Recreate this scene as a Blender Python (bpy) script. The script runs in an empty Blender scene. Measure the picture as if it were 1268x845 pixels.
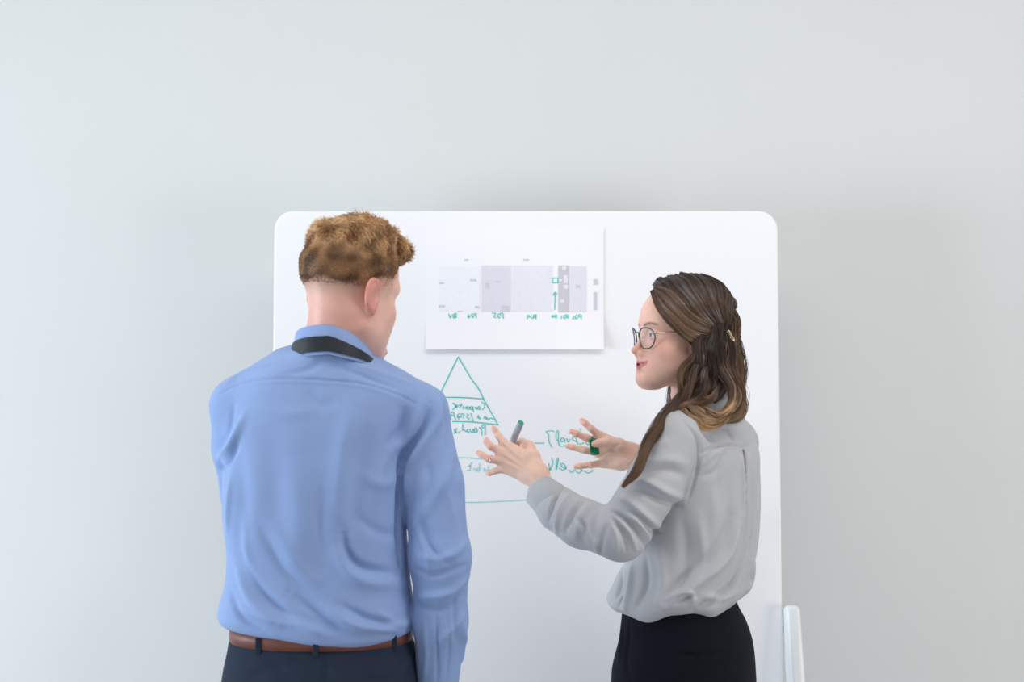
import bpy, math
import numpy as np
from mathutils import Vector, Matrix
from mathutils.bvhtree import BVHTree

# ------------------------------------------------------------------ camera
CZ = 1.6
F, CX, CY = 1268*50/36.0, 634.0, 422.5
scn = bpy.context.scene
C = scn.collection
cam_d = bpy.data.cameras.new('camera'); cam = bpy.data.objects.new('camera', cam_d); C.objects.link(cam)
cam.location = (0, 0, CZ); cam.rotation_euler = (math.pi/2, 0, 0)
cam_d.lens = 50; cam_d.sensor_width = 36
cam_d.dof.use_dof = True; cam_d.dof.focus_distance = 2.98; cam_d.dof.aperture_fstop = 3.2
scn.camera = cam

# ------------------------------------------------------------------ light
w = bpy.data.worlds.new('world'); scn.world = w; w.use_nodes = True
w.node_tree.nodes['Background'].inputs[0].default_value = (0.93, 0.96, 1.0, 1)
w.node_tree.nodes['Background'].inputs[1].default_value = 0.38
def area(name, loc, target, sx, sy, power, col):
    l = bpy.data.lights.new(name, 'AREA'); l.shape = 'RECTANGLE'; l.size = sx; l.size_y = sy
    l.energy = power; l.color = col
    o = bpy.data.objects.new(name, l); C.objects.link(o); o.location = loc
    d = Vector(target)-Vector(loc); o.rotation_euler = d.to_track_quat('-Z', 'Y').to_euler()
    return o
area('ceiling_light', (0.4, 1.75, 3.3), (0.4, 1.9, 0.0), 3.4, 1.2, 30, (1.0, 0.97, 0.94))
area('window_light', (-5.4, 1.7, 1.15), (0.0, 3.3, 0.9), 2.6, 1.6, 205, (0.80, 0.91, 1.0))
area('right_fill_light', (4.6, 0.6, 0.9), (0.9, 3.4, 0.5), 1.8, 1.5, 52, (1.0, 0.965, 0.94))  # unseen warm fill, added to brighten the lower right wall
scn.view_settings.view_transform = 'Standard'
scn.view_settings.look = 'None'
scn.view_settings.exposure = 0.35
scn.view_settings.gamma = 1.0
scn.view_settings.use_curve_mapping = False

# ------------------------------------------------------------------ helpers
rng = np.random.default_rng(7)
CAM = np.array([0, 0, CZ])
def P(px, py, Y):
    return np.array([(px-CX)/F*Y, Y, CZ-(py-CY)/F*Y])
def lin(r, g, b):
    c = np.array([r, g, b], float)/255
    return np.where(c <= .04045, c/12.92, ((c+.055)/1.055)**2.4)
def norm(v): v = np.asarray(v, float); return v/np.linalg.norm(v)
def sstep(a, b, x):
    t = np.clip((x-a)/(b-a), 0, 1); return t*t*(3-2*t)
def smin(a, b, k):
    h = np.clip(.5+.5*(b-a)/k, 0, 1); return b+(a-b)*h-k*h*(1-h)
def smax(a, b, k): return -smin(-a, -b, k)
def cap(p, a, b, ra, rb):
    a = np.asarray(a, np.float32); b = np.asarray(b, np.float32)
    ba = b-a; t = np.clip(((p-a)@ba)/max(float(ba@ba), 1e-12), 0, 1)
    d = p-a-t[:, None]*ba
    return np.sqrt((d*d).sum(1))-(ra+(rb-ra)*t)
def ell(p, c, r, R=None):
    q = p-np.asarray(c, np.float32)
    if R is not None: q = q@np.asarray(R, np.float32)
    r = np.asarray(r, np.float32)
    k0 = np.sqrt(((q/r)**2).sum(1)); k1 = np.sqrt(((q/(r*r))**2).sum(1))+1e-9
    return k0*(k0-1)/k1
def chain(p, pts, rad, k=.02):
    d = None
    for i in range(len(pts)-1):
        e = cap(p, pts[i], pts[i+1], rad[i], rad[i+1])
        d = e if d is None else smin(d, e, k)
    return d
def catmull(pts, n):
    pts = np.asarray(pts, float)
    if len(pts) < 3:
        t = np.linspace(0, 1, n)[:, None]; return pts[0]*(1-t)+pts[-1]*t
    q = np.vstack([2*pts[0]-pts[1], pts, 2*pts[-1]-pts[-2]])
    u = np.linspace(0, len(pts)-1-1e-6, n); i = u.astype(int); t = (u-i)[:, None]
    p0, p1, p2, p3 = q[i], q[i+1], q[i+2], q[i+3]
    return .5*((2*p1)+(-p0+p2)*t+(2*p0-5*p1+4*p2-p3)*t**2+(-p0+3*p1-3*p2+p3)*t**3)
class Loft:
    """stack of super-ellipse sections: rows (z, x, y, lateral, back, front)"""
    def __init__(s, rows, yaw_r, n=2.3):
        rows = np.array(sorted(rows, key=lambda r: r[0]), float)
        zz = np.linspace(rows[0, 0], rows[-1, 0], 300)
        from_z = rows[:, 0]; u = np.interp(zz, from_z, np.arange(len(rows)))
        # monotone-ish smooth interpolation
        tab = []
        for c in range(1, 6):
            v = rows[:, c]; m = np.gradient(v, from_z)
            i = np.clip(u.astype(int), 0, len(rows)-2); hh = from_z[i+1]-from_z[i]; t = (zz-from_z[i])/hh
            tab.append((2*t**3-3*t**2+1)*v[i]+(t**3-2*t**2+t)*hh*m[i]+(-2*t**3+3*t**2)*v[i+1]+(t**3-t**2)*hh*m[i+1])
        s.zz, s.tab, s.n = zz, np.array(tab), n
        s.R = np.array([yaw_r[0], yaw_r[1]]); s.Fw = np.array([-yaw_r[1], yaw_r[0]])
    def sec(s, z): return [np.interp(z, s.zz, t) for t in s.tab]
    def __call__(s, p):
        z = p[:, 2]; x, y, a, bb, bf = s.sec(z)
        dx, dy = p[:, 0]-x, p[:, 1]-y
        u = dx*s.R[0]+dy*s.R[1]; v = dx*s.Fw[0]+dy*s.Fw[1]
        b = np.where(v > 0, bf, bb)
        r = ((np.abs(u)/a)**s.n+(np.abs(v)/b)**s.n)**(1/s.n)+1e-6
        L = np.sqrt(u*u+v*v)
        d = np.where(r > .05, L*(1-1/r), -np.minimum(a, b))
        return smax(d, np.maximum(z-s.zz[-1], s.zz[0]-z), .012)
def poly(f, lo, hi, h):
    """surface nets of the implicit surface f, fine only near the surface"""
    lo = np.asarray(lo, np.float32); hi = np.asarray(hi, np.float32)
    nc = np.ceil((hi-lo)/(4*h)).astype(int)
    def ev(Q):
        out = np.empty(len(Q), np.float32)
        for i in range(0, len(Q), 300000): out[i:i+300000] = f(Q[i:i+300000])
        return out
    g = np.stack(np.meshgrid(*[np.arange(k+1) for k in nc], indexing='ij'), -1).reshape(-1, 3).astype(np.float32)
    Vc = ev(lo+g*(4*h)).reshape(nc+1)
    mn = np.full(nc, 9e9, np.float32); sg = np.zeros(nc, np.int8)
    for a in (0, 1):
        for b in (0, 1):
            for c in (0, 1):
                v = Vc[a:a+nc[0], b:b+nc[1], c:c+nc[2]]
                mn = np.minimum(mn, np.abs(v)); sg += (v < 0)
    act = (mn < 4*h*1.9) | ((sg > 0) & (sg < 8))
    m = act.repeat(4, 0).repeat(4, 1).repeat(4, 2); m = np.pad(m, ((0, 1),)*3)
    for ax in range(3):
        s = np.roll(m, 1, ax); sl = [slice(None)]*3; sl[ax] = 0; s[tuple(sl)] = False; m = m | s
    n = 4*nc+1
    V = Vc.repeat(4, 0).repeat(4, 1).repeat(4, 2)[:n[0], :n[1], :n[2]].copy()
    ii = np.argwhere(m); V[m] = ev(lo+ii.astype(np.float32)*h)
    S = V < 0
    cs = np.zeros(n-1, np.int8); cr = [(a, b, c) for a in (0, 1) for b in (0, 1) for c in (0, 1)]
    sub = lambda A, o: A[o[0]:o[0]+n[0]-1, o[1]:o[1]+n[1]-1, o[2]:o[2]+n[2]-1]
    for o in cr: cs += sub(S, o)
    ac = (cs > 0) & (cs < 8); ci = np.argwhere(ac); acc = np.zeros((len(ci), 3)); cnt = np.zeros(len(ci))
    for o in cr:
        for ax in range(3):
            if o[ax]: continue
            e = list(o); e[ax] = 1
            v0 = V[tuple((ci+o).T)]; v1 = V[tuple((ci+e).T)]
            x = (v0 < 0) != (v1 < 0); t = np.where(x, v0/np.where(x, v0-v1, 1), 0)
            q = np.tile(np.array(o, float), (len(ci), 1)); q[:, ax] += t
            acc += q*x[:, None]; cnt += x
    verts = lo+(ci+acc/cnt[:, None])*h
    vid = np.full(n-1, -1, np.int64); vid[ac] = np.arange(len(ci))
    faces = []
    for ax in range(3):
        b, c = [(1, 2), (2, 0), (0, 1)][ax]
        sl0 = [slice(None)]*3; sl1 = [slice(None)]*3; sl0[ax] = slice(0, -1); sl1[ax] = slice(1, None)
        A, B = S[tuple(sl0)], S[tuple(sl1)]
        e = np.argwhere(A != B)
        ok = (e[:, b] > 0) & (e[:, c] > 0) & (e[:, b] < n[b]-1) & (e[:, c] < n[c]-1); e = e[ok]
        inside = A[tuple(e.T)]
        def cell(db, dc):
            k = e.copy(); k[:, b] += db; k[:, c] += dc; return vid[tuple(k.T)]
        q = np.stack([cell(-1, -1), cell(0, -1), cell(0, 0), cell(-1, 0)], 1)
        q[~inside] = q[~inside][:, ::-1]; faces.append(q)
    return verts.astype(float), np.vstack(faces)
def merge(parts):
    V, Fc, K = [], [], []; o = 0
    for p in parts:
        V.append(p[0]); Fc.append(np.asarray(p[1])+o); o += len(p[0])
        K.append(p[2] if len(p) > 2 else np.ones((len(p[0]), 3)))
    return np.vstack(V), Fc, np.vstack(K)
def mesh_obj(name, V, Fc, mat, parent=None, col=None, smooth=True, origin=None):
    V = np.asarray(V, float)
    org = np.zeros(3)
    if parent is not None: org = np.array(parent.matrix_world.translation) if 'org' not in parent else np.array(parent['org'])
    elif origin is not None: org = np.asarray(origin, float)
    me = bpy.data.meshes.new(name)
    if isinstance(Fc, np.ndarray): Fc = [Fc]
    me.vertices.add(len(V)); me.vertices.foreach_set('co', (V-org).astype(np.float32).ravel())
    idx = np.concatenate([np.asarray(f).ravel() for f in Fc]); tot = np.concatenate([np.full(len(f), np.asarray(f).shape[1]) for f in Fc])
    me.loops.add(len(idx)); me.loops.foreach_set('vertex_index', idx.astype(np.int32))
    st = np.concatenate([[0], np.cumsum(tot)[:-1]])
    me.polygons.add(len(tot)); me.polygons.foreach_set('loop_start', st.astype(np.int32)); me.polygons.foreach_set('loop_total', tot.astype(np.int32))
    me.polygons.foreach_set('use_smooth', np.full(len(tot), smooth))
    me.update(calc_edges=True); me.validate()
    if col is not None:
        at = me.color_attributes.new('col', 'FLOAT_COLOR', 'POINT')
        at.data.foreach_set('color', np.hstack([col, np.ones((len(col), 1))]).astype(np.float32).ravel())
    me.materials.append(mat)
    o = bpy.data.objects.new(name, me); C.objects.link(o)
    if parent is not None: o.parent = parent
    elif origin is not None: o.location = org
    return o
def empty(name, loc, label, cat, group=None):
    o = bpy.data.objects.new(name, None); C.objects.link(o); o.location = loc; o.empty_display_size = .1
    o['label'] = label; o['category'] = cat
    if group: o['group'] = group
    bpy.context.view_layer.update()
    return o
def sub(o, parent):     # re-parent a mesh that is already in its root's coordinates
    o.parent = parent; return o
def vnormals(V, Fc):
    n = np.zeros_like(V); a = np.cross(V[Fc[:, 2]]-V[Fc[:, 0]], V[Fc[:, 3]]-V[Fc[:, 1]])
    for k in range(4): np.add.at(n, Fc[:, k], a)
    return n/(np.linalg.norm(n, axis=1, keepdims=True)+1e-12)
def folds(V, Fc, lst, passes=1):
    """press creases and ridges into a cloth mesh along curves lying on its surface"""
    N = vnormals(V, Fc)
    bvh = BVHTree.FromPolygons(V.tolist(), Fc.tolist())
    D = np.zeros(len(V))
    for pts, wd, amp in lst:
        hit = []
        for q in catmull(pts, 26):
            d = Vector(norm(P(q[0], q[1], 1)-CAM)); r = bvh.ray_cast(Vector(CAM), d)
            if r[0] is not None: hit.append(r[0][:])
        if len(hit) < 3: continue
        H = np.array(hit)
        near = np.all((V > H.min(0)-3*wd) & (V < H.max(0)+3*wd), axis=1); ix = np.nonzero(near)[0]
        if not len(ix): continue
        best = np.full(len(ix), 9e9); s = np.zeros(len(ix))
        for i in range(len(H)-1):
            a, ba = H[i], H[i+1]-H[i]; t = np.clip(((V[ix]-a)@ba)/max(ba@ba, 1e-12), 0, 1)
            dd = ((V[ix]-a-t[:, None]*ba)**2).sum(1); b = dd < best
            best = np.where(b, dd, best); s = np.where(b, (i+t)/(len(H)-1), s)
        D[ix] += amp*np.exp(-best/(wd*wd))*np.clip(np.sin(np.pi*np.clip(s, .03, .97)), 0, 1)**.6
    return V+N*D[:, None]
class Noise:
    def __init__(s, seed, freq, n=14, stretch=(1, 1, 1)):
        r = np.random.default_rng(seed); k = r.normal(size=(n, 3)); k /= np.linalg.norm(k, axis=1, keepdims=True)
        s.k = k*freq*r.uniform(.6, 1.5, (n, 1))*np.array(stretch); s.ph = r.uniform(0, 6.28, n); s.n = n
    def __call__(s, p): return np.sin(p@s.k.T+s.ph).sum(1)/math.sqrt(s.n)
def box(lo, hi, bev=0):
    lo, hi = np.asarray(lo, float), np.asarray(hi, float)
    V = np.array([[x, y, z] for x in (lo[0], hi[0]) for y in (lo[1], hi[1]) for z in (lo[2], hi[2])])
    return V, np.array([[0, 1, 3, 2], [4, 6, 7, 5], [0, 4, 5, 1], [2, 3, 7, 6], [0, 2, 6, 4], [1, 5, 7, 3]])
def bevel(o, wd, seg=3):
    m = o.modifiers.new('bevel', 'BEVEL'); m.width = wd; m.segments = seg; m.limit_method = 'ANGLE'; return o
def tube(pts, r, seg=8, closed=False, ref=(0, 0, 1), flat=1.0):
    pts = np.asarray(pts, float); n = len(pts); r = np.broadcast_to(r, (n,))
    T = np.roll(pts, -1, 0)-np.roll(pts, 1, 0)
    if not closed: T[0] = pts[1]-pts[0]; T[-1] = pts[-1]-pts[-2]
    T /= np.linalg.norm(T, axis=1, keepdims=True)+1e-12
    e1 = np.cross(T, ref); e1 /= np.linalg.norm(e1, axis=1, keepdims=True)+1e-9; e2 = np.cross(T, e1)
    a = np.linspace(0, 2*np.pi, seg, endpoint=False)
    V = pts[:, None]+r[:, None, None]*(np.cos(a)[None, :, None]*e1[:, None]+flat*np.sin(a)[None, :, None]*e2[:, None])
    i = np.arange(n if closed else n-1)[:, None]; j = np.arange(seg)[None]
    i2 = (i+1) % n; j2 = (j+1) % seg
    Fc = np.stack([i*seg+j, i*seg+j2, i2*seg+j2, i2*seg+j], -1).reshape(-1, 4)
    return V.reshape(-1, 3), Fc
def strands(pl, rad, col):
    """pl (N,K,3) hair strands as thin three-sided tapering tubes; col (N,K,3)"""
    N, K, _ = pl.shape
    T = np.gradient(pl, axis=1); T /= np.linalg.norm(T, axis=2, keepdims=True)+1e-12
    ref = np.array([.31, .77, .55]); e1 = np.cross(T, ref); e1 /= np.linalg.norm(e1, axis=2, keepdims=True)+1e-9; e2 = np.cross(T, e1)
    tp = np.linspace(1, 0, K)**.4; tp = np.maximum(tp, .12)
    rr = np.broadcast_to(np.asarray(rad), (N,))[:, None]*tp[None]
    V = np.stack([pl+rr[..., None]*(math.cos(a)*e1+math.sin(a)*e2) for a in (0, 2.094, 4.189)], 2)
    base = (np.arange(N)[:, None, None]*K+np.arange(K-1)[None, :, None])*3; j = np.arange(3)[None, None]; j2 = (j+1) % 3
    Fc = np.stack([base+j, base+j2, base+3+j2, base+3+j], -1).reshape(-1, 4)
    return V.reshape(-1, 3), Fc, np.repeat(col, 3, axis=1).reshape(-1, 3)
def band(fn0, fn1, thick, seg=72):
    """closed strip between two loops fn(theta)->(point,outward) with thickness"""
    th = np.linspace(0, 2*np.pi, seg, endpoint=False)
    L = []
    for fn, off in ((fn0, 0), (fn1, 0), (fn1, thick), (fn0, thick)):
        L.append(np.array([np.asarray(fn(t)[0])+np.asarray(fn(t)[1])*off for t in th]))
    V = np.stack(L, 1).reshape(-1, 3); i = np.arange(seg)[:, None]; i2 = (i+1) % seg; j = np.arange(4)[None]; j2 = (j+1) % 4
    return V, np.stack([i*4+j, i2*4+j, i2*4+j2, i*4+j2], -1).reshape(-1, 4)

# ------------------------------------------------------------------ materials
def mat(name, col=None, rough=.6, attr=False, noise=0, nscale=20, bump=0, bscale=300, spec=.5, sss=0, sheen=0, metal=0, trans=0, alpha=1, weave=False, ssr=(1, .35, .2), sss_s=.008, ior=1.45, coat=0):
    m = bpy.data.materials.new(name); m.use_nodes = True; nt = m.node_tree; b = nt.nodes['Principled BSDF']; L = nt.links.new
    b.inputs['Roughness'].default_value = rough; b.inputs['Specular IOR Level'].default_value = spec
    b.inputs['Metallic'].default_value = metal; b.inputs['Transmission Weight'].default_value = trans; b.inputs['Alpha'].default_value = alpha
    b.inputs['IOR'].default_value = ior; b.inputs['Coat Weight'].default_value = coat
    if sss:
        b.inputs['Subsurface Weight'].default_value = sss; b.inputs['Subsurface Radius'].default_value = ssr; b.inputs['Subsurface Scale'].default_value = sss_s
    if sheen: b.inputs['Sheen Weight'].default_value = sheen; b.inputs['Sheen Roughness'].default_value = .4
    tc = nt.nodes.new('ShaderNodeTexCoord')
    src = None
    if attr:
        a = nt.nodes.new('ShaderNodeAttribute'); a.attribute_name = 'col'; src = a.outputs['Color']
    if noise:
        n = nt.nodes.new('ShaderNodeTexNoise'); n.inputs['Scale'].default_value = nscale; n.inputs['Detail'].default_value = 5
        L(tc.outputs['Object'], n.inputs['Vector'])
        mp = nt.nodes.new('ShaderNodeMapRange'); mp.inputs['From Min'].default_value = .3; mp.inputs['From Max'].default_value = .7
        mp.inputs['To Min'].default_value = 1-noise; mp.inputs['To Max'].default_value = 1+noise*.6
        L(n.outputs['Fac'], mp.inputs['Value'])
        mx = nt.nodes.new('ShaderNodeVectorMath'); mx.operation = 'SCALE'
        if src: L(src, mx.inputs[0])
        else: mx.inputs[0].default_value = tuple(col)
        L(mp.outputs['Result'], mx.inputs['Scale']); src = mx.outputs['Vector']
    if src: L(src, b.inputs['Base Color'])
    else: b.inputs['Base Color'].default_value = (*col, 1)
    if bump:
        bp = nt.nodes.new('ShaderNodeBump'); bp.inputs['Strength'].default_value = bump; bp.inputs['Distance'].default_value = .001
        if weave:
            wv = []
            for ax in ('X', 'Z'):
                t = nt.nodes.new('ShaderNodeTexWave'); t.bands_direction = ax; t.inputs['Scale'].default_value = bscale; t.inputs['Distortion'].default_value = 1.5
                L(tc.outputs['Object'], t.inputs['Vector']); wv.append(t)
            ad = nt.nodes.new('ShaderNodeMath'); ad.operation = 'ADD'; L(wv[0].outputs['Fac'], ad.inputs[0]); L(wv[1].outputs['Fac'], ad.inputs[1])
            L(ad.outputs[0], bp.inputs['Height'])
        else:
            n = nt.nodes.new('ShaderNodeTexNoise'); n.inputs['Scale'].default_value = bscale; n.inputs['Detail'].default_value = 4
            L(tc.outputs['Object'], n.inputs['Vector']); L(n.outputs['Fac'], bp.inputs['Height'])
        L(bp.outputs['Normal'], b.inputs['Normal'])
    return m
M = dict(
    wall=mat('wall_paint', lin(218, 220, 219), .75, noise=.012, nscale=2.0, bump=.15, bscale=260),
    floor=mat('grey_carpet', lin(186, 187, 190), .95, noise=.15, nscale=90, bump=.6, bscale=500),
    trim=mat('white_trim', lin(225, 226, 226), .5, noise=.01),
    ceil=mat('ceiling_paint', lin(235, 235, 232), .85, noise=.01, nscale=4),
    board=mat('white_enamel', lin(245, 245, 247), .36, noise=.006, nscale=3, spec=.35, coat=.0),
    plastic=mat('white_plastic', lin(238, 241, 243), .35, noise=.01, nscale=8),
    rubber=mat('dark_rubber', lin(50, 52, 55), .6, noise=.05),
    paper=mat('paper', lin(246, 246, 248), .7, noise=.006, nscale=6, spec=.2),
    ink=mat('teal_marker_ink', lin(92, 204, 194), .55, noise=.18, nscale=70, spec=.2),
    ink2=mat('faded_teal_ink', lin(168, 224, 222), .55, noise=.12, nscale=70, spec=.2),
    skin=mat('skin', None, .46, attr=True, noise=.05, nscale=60, bump=.12, bscale=420, sss=.22, spec=.4),
    blue=mat('blue_cotton', lin(136, 159, 202), .85, noise=.03, nscale=14, bump=.12, bscale=420, weave=True, spec=.15, sheen=.15),
    grey=mat('grey_crepe', lin(186, 187, 190), .8, noise=.03, nscale=16, bump=.18, bscale=380, weave=True, spec=.2, sheen=.1),
    navy=mat('navy_wool', lin(36, 46, 63), .85, noise=.1, nscale=40, bump=.25, bscale=420, weave=True, spec=.2),
    black=mat('black_navy_twill', lin(11, 15, 25), .75, noise=.1, nscale=40, bump=.2, bscale=420, weave=True, spec=.14),
    leather=mat('brown_leather', lin(112, 66, 55), .5, noise=.15, nscale=60, bump=.2, bscale=250),
    shoe=mat('black_leather', lin(22, 21, 22), .35, noise=.05),
    ribbon=mat('black_ribbon', lin(28, 33, 40), .4, noise=.25, nscale=45, bump=.25, bscale=600),
    hair=mat('hair', None, .36, attr=True, noise=.12, nscale=120, spec=.55),
    ghair=mat('ginger_hair', None, .6, attr=True, noise=.12, nscale=150, spec=.25),
    frame=mat('smoky_acetate', lin(74, 74, 82), .25, noise=.1, nscale=80),
    gold=mat('pale_metal', lin(205, 190, 172), .25, noise=.04, metal=.8),
    lens=mat('lens_glass', (.9, .92, .95), .03, alpha=.07, spec=.8, noise=.001),
    marker=mat('marker_barrel', lin(176, 180, 190), .3, noise=.03),
    green=mat('green_plastic', lin(8, 128, 88), .35, noise=.06, nscale=60),
    green2=mat('green_plug', lin(20, 168, 122), .4, noise=.05, nscale=60),
    silver=mat('silver_ring', lin(220, 220, 222), .15, noise=.02, metal=1),
    clip=mat('hair_clip_metal', lin(190, 165, 130), .25, noise=.1, metal=.9),
    button=mat('shell_button', lin(225, 228, 232), .3, noise=.03),
)
def prt(i, c): return mat('faint_print_%d' % i, c, .7, noise=.03, nscale=120, spec=.2)

# ------------------------------------------------------------------ the room
def struct(name, lo, hi, m):
    o = mesh_obj(name, *box(lo, hi), m, smooth=False); o['kind'] = 'structure'
    return o
WY = 3.66
struct('floor', (-4.5, -2.5, -.05), (4.5, WY+.1, 0), M['floor'])
struct('wall_back', (-4.5, WY, 0), (4.5, WY+.1, 3.4), M['wall'])
struct('baseboard_back', (-4.5, WY-.015, 0), (4.5, WY-.0005, .09), M['trim'])

# ------------------------------------------------------------------ whiteboard
TILT = .058; BZ = 1.913
def board_y(z): return 3.42-(BZ-z)*TILT
def on_board(px, py, off=0.0):
    d = P(px, py, 1)-CAM                    # ray to the tilted front face
    t = (3.42-(BZ-CZ)*TILT)/(1-TILT*d[2])
    q = CAM+d*t; nrm = norm([0, -1, TILT]); return q+nrm*off
wb = empty('whiteboard', (.04, 3.40, 0), 'large white mobile whiteboard with rounded corners and mirrored teal writing', 'whiteboard')
def rounded_panel(x0, x1, z0, z1, r, th, seg=10):
    pts = []
    for cx_, cz_, a0 in ((x1-r, z1-r, 0), (x0+r, z1-r, 90), (x0+r, z0+r, 180), (x1-r, z0+r, 270)):
        for k in range(seg+1):
            a = math.radians(a0+90*k/seg); pts.append((cx_+r*math.cos(a), cz_+r*math.sin(a)))
    n = len(pts); V = []
    for ins, dy in ((.004, 0), (.0012, .0012), (0, .004), (0, th-.003), (.003, th)):
        for x, z in pts:
            sx = np.sign(x-(x0+x1)/2); sz = np.sign(z-(z0+z1)/2)
            zz = z-sz*ins; V.append((x-sx*ins, board_y(zz)+dy, zz))
    V = np.array(V); q = [[k*n+i, k*n+(i+1) % n, (k+1)*n+(i+1) % n, (k+1)*n+i] for k in range(4) for i in range(n)]
    return V, q, n
bx0, bx1 = P(339.5, 300, 3.415)[0], P(963.5, 300, 3.415)[0]
V, q, n = rounded_panel(bx0, bx1, .42, BZ, .046, .022)
me = bpy.data.meshes.new('board_panel'); me.from_pydata((V-np.array(wb.location)).tolist(), [], [list(range(n))]+q+[list(range(5*n-1, 4*n-1, -1))]); me.materials.append(M['board'])
bm_o = bpy.data.objects.new('board_panel', me); C.objects.link(bm_o); bm_o.parent = wb
def slab_chain(pts, wx, wy):       # rounded leg
    f = lambda p: chain(p, pts, [wx]*len(pts), .01)
    lo = np.min(pts, 0)-wx-.01; hi = np.max(pts, 0)+wx+.01
    return poly(f, lo, hi, .004)
for sx in (1, -1):
    mx = (bx0+bx1)/2
    t0 = P(979.5, 756, 3.36); t1 = P(1010, 1150, 3.2); t1[2] = .12
    a, b = t0.copy(), t1.copy()
    if sx < 0: a[0] = 2*mx-a[0]; b[0] = 2*mx-b[0]
    def leg_sdf(p, a=a, b=b):
        ax = norm(b-a); t = np.clip((p-a)@ax, 0, np.linalg.norm(b-a)); d = p-a-t[:, None]*ax
        lat = norm(np.cross(ax, [0, 1, 0])); dep = np.cross(lat, ax)
        u, v = np.abs(d@lat), np.abs(d@dep); r = .012
        wdt = .0165+.006*t
        du, dv, dw = np.maximum(u-(wdt-r), 0), np.maximum(v-.022, 0), d@ax
        return np.sqrt(du**2+dv**2+dw**2)-r
    lo = np.minimum(a, b)-.06; hi = np.maximum(a, b)+.06
    leg = mesh_obj('leg', *poly(leg_sdf, lo, hi, .004), M['plastic'], wb)
    foot = mesh_obj('foot', *poly(lambda p, b=b: chain(p, [[b[0], 2.95, .085], [b[0], 3.2, .11], [b[0], 3.58, .085]], [.022, .026, .022]), (b[0]-.05, 2.9, .04), (b[0]+.05, 3.63, .15), .006), M['plastic'], wb)
    for yy in (2.97, 3.56):
        th = np.linspace(0, 2*np.pi, 25)[:-1]
        prof = [(-.012, .022), (-.009, .03), (.009, .03), (.012, .022)]
        V = np.array([[b[0]+w_, yy+r_*math.cos(t), .032+r_*math.sin(t)] for w_, r_ in prof for t in th])
        q = [[k*24+i, k*24+(i+1) % 24, (k+1)*24+(i+1) % 24, (k+1)*24+i] for k in range(3) for i in range(24)]
        me = bpy.data.meshes.new('caster'); me.from_pydata((V-np.array(wb.location)+[0, 0, -.002]).tolist(), [], q+[list(range(24)), list(range(95, 71, -1))]); me.materials.append(M['rubber'])
        o = bpy.data.objects.new('caster', me); C.objects.link(o); o.parent = foot
    br = mesh_obj('bracket', *box((a[0]-.012-(.03 if sx > 0 else -.006), a[1]+.012, .70), (a[0]+.012+(-.006 if sx > 0 else .03), 3.39, .76)), M['plastic'], wb, smooth=False); bevel(br, .004)
cb = mesh_obj('crossbar', *tube([P(322, 1000, 3.25)*[1, 1, 0]+[0, 0, .3], P(980, 1000, 3.25)*[1, 1, 0]+[0, 0, .3]], .014, 16), M['plastic'], wb)

# marker strokes lying on the board (traced from the photograph, mirrored as there)
def stroke(pts, wpx=1.3, off=.0006, samples=None, surf=None):
    n = samples or max(4, 5*len(pts)); q2 = catmull(pts, n) if len(pts) > 2 else np.array(pts, float)
    W = np.array([(surf or on_board)(a, b, off) for a, b in q2])
    nrm = norm([0, -1, TILT]); T = np.gradient(W, axis=0); T /= np.linalg.norm(T, axis=1, keepdims=True)+1e-12
    s = np.cross(T, nrm)*(wpx*.5*3.4/F)
    V = np.stack([W-s, W+s, W+s+nrm*-.0005, W-s+nrm*-.0005], 1).reshape(-1, 3); i = np.arange(len(W)-1)[:, None]*4; j = np.arange(4)[None]; j2 = (j+1) % 4
    Fq = np.stack([i+j, i+j2, i+4+j2, i+4+j], -1).reshape(-1, 4); e = (len(W)-1)*4
    return V, np.vstack([Fq, [[0, 3, 2, 1], [e, e+1, e+2, e+3]]])
def writing(name, strokes, m, parent, w_=1.3, surf=None, label=None):
    parts = [stroke(s, w_, surf=surf) for s in strokes]; V, Fc, _ = merge(parts)
    o = mesh_obj(name, V, Fc, m, parent, smooth=False)
    if label: o['label'] = label
    return o
def z_(ox, oy, s, pts): return [(ox+x/s, oy+y/s) for x, y in pts]
A = lambda *p: z_(535, 435, 14.09, p)
B = lambda *p: z_(540, 490, 14.09, p)
D_ = lambda *p: z_(560, 560, 11.53, p)
E = lambda *p: z_(655, 525, 12.07, p)
writing('pyramid_outline', [[(567.3, 442.1), (542.8, 491.8)], [(542.8, 491.8), (520, 538)], A((455, 100), (680, 480), (800, 640), (900, 840)), [(598.5, 494.5), (609, 513), (617, 527)],
    A((110, 805), (350, 808), (620, 815), (900, 838)), B((280, 455), (600, 462), (850, 485), (1080, 512))], M['ink'], wb, 1.5, label='teal marker pyramid with horizontal divisions')
writing('pyramid_base_line', [D_((60, 78), (200, 82), (420, 100), (600, 105)), D_((-100, 715), (160, 722), (600, 710), (1130, 680), (1300, 672))], M['ink2'], wb, 1.3)
L1 = [B((195, 120), (150, 95), (130, 125), (160, 150), (190, 120), (180, 160), (155, 190)),
      B((790, 110), (840, 150), (840, 210), (800, 250)), B((770, 210), (740, 190), (730, 230), (765, 245), (770, 210)), B((710, 200), (715, 240), (690, 225), (680, 200)),
      B((640, 190), (645, 250), (650, 295)), B((640, 200), (600, 195), (600, 240), (640, 235)), B((580, 200), (540, 195), (545, 240), (580, 235), (580, 200)), B((525, 190), (520, 240)),
      B((500, 205), (470, 195), (470, 230), (500, 225)), B((440, 140), (430, 190), (400, 215)), B((455, 170), (380, 172)), B((370, 190), (330, 190), (345, 160), (370, 190), (340, 215)),
      B((280, 150), (310, 135), (340, 190), (320, 215), (285, 250))]
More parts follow.
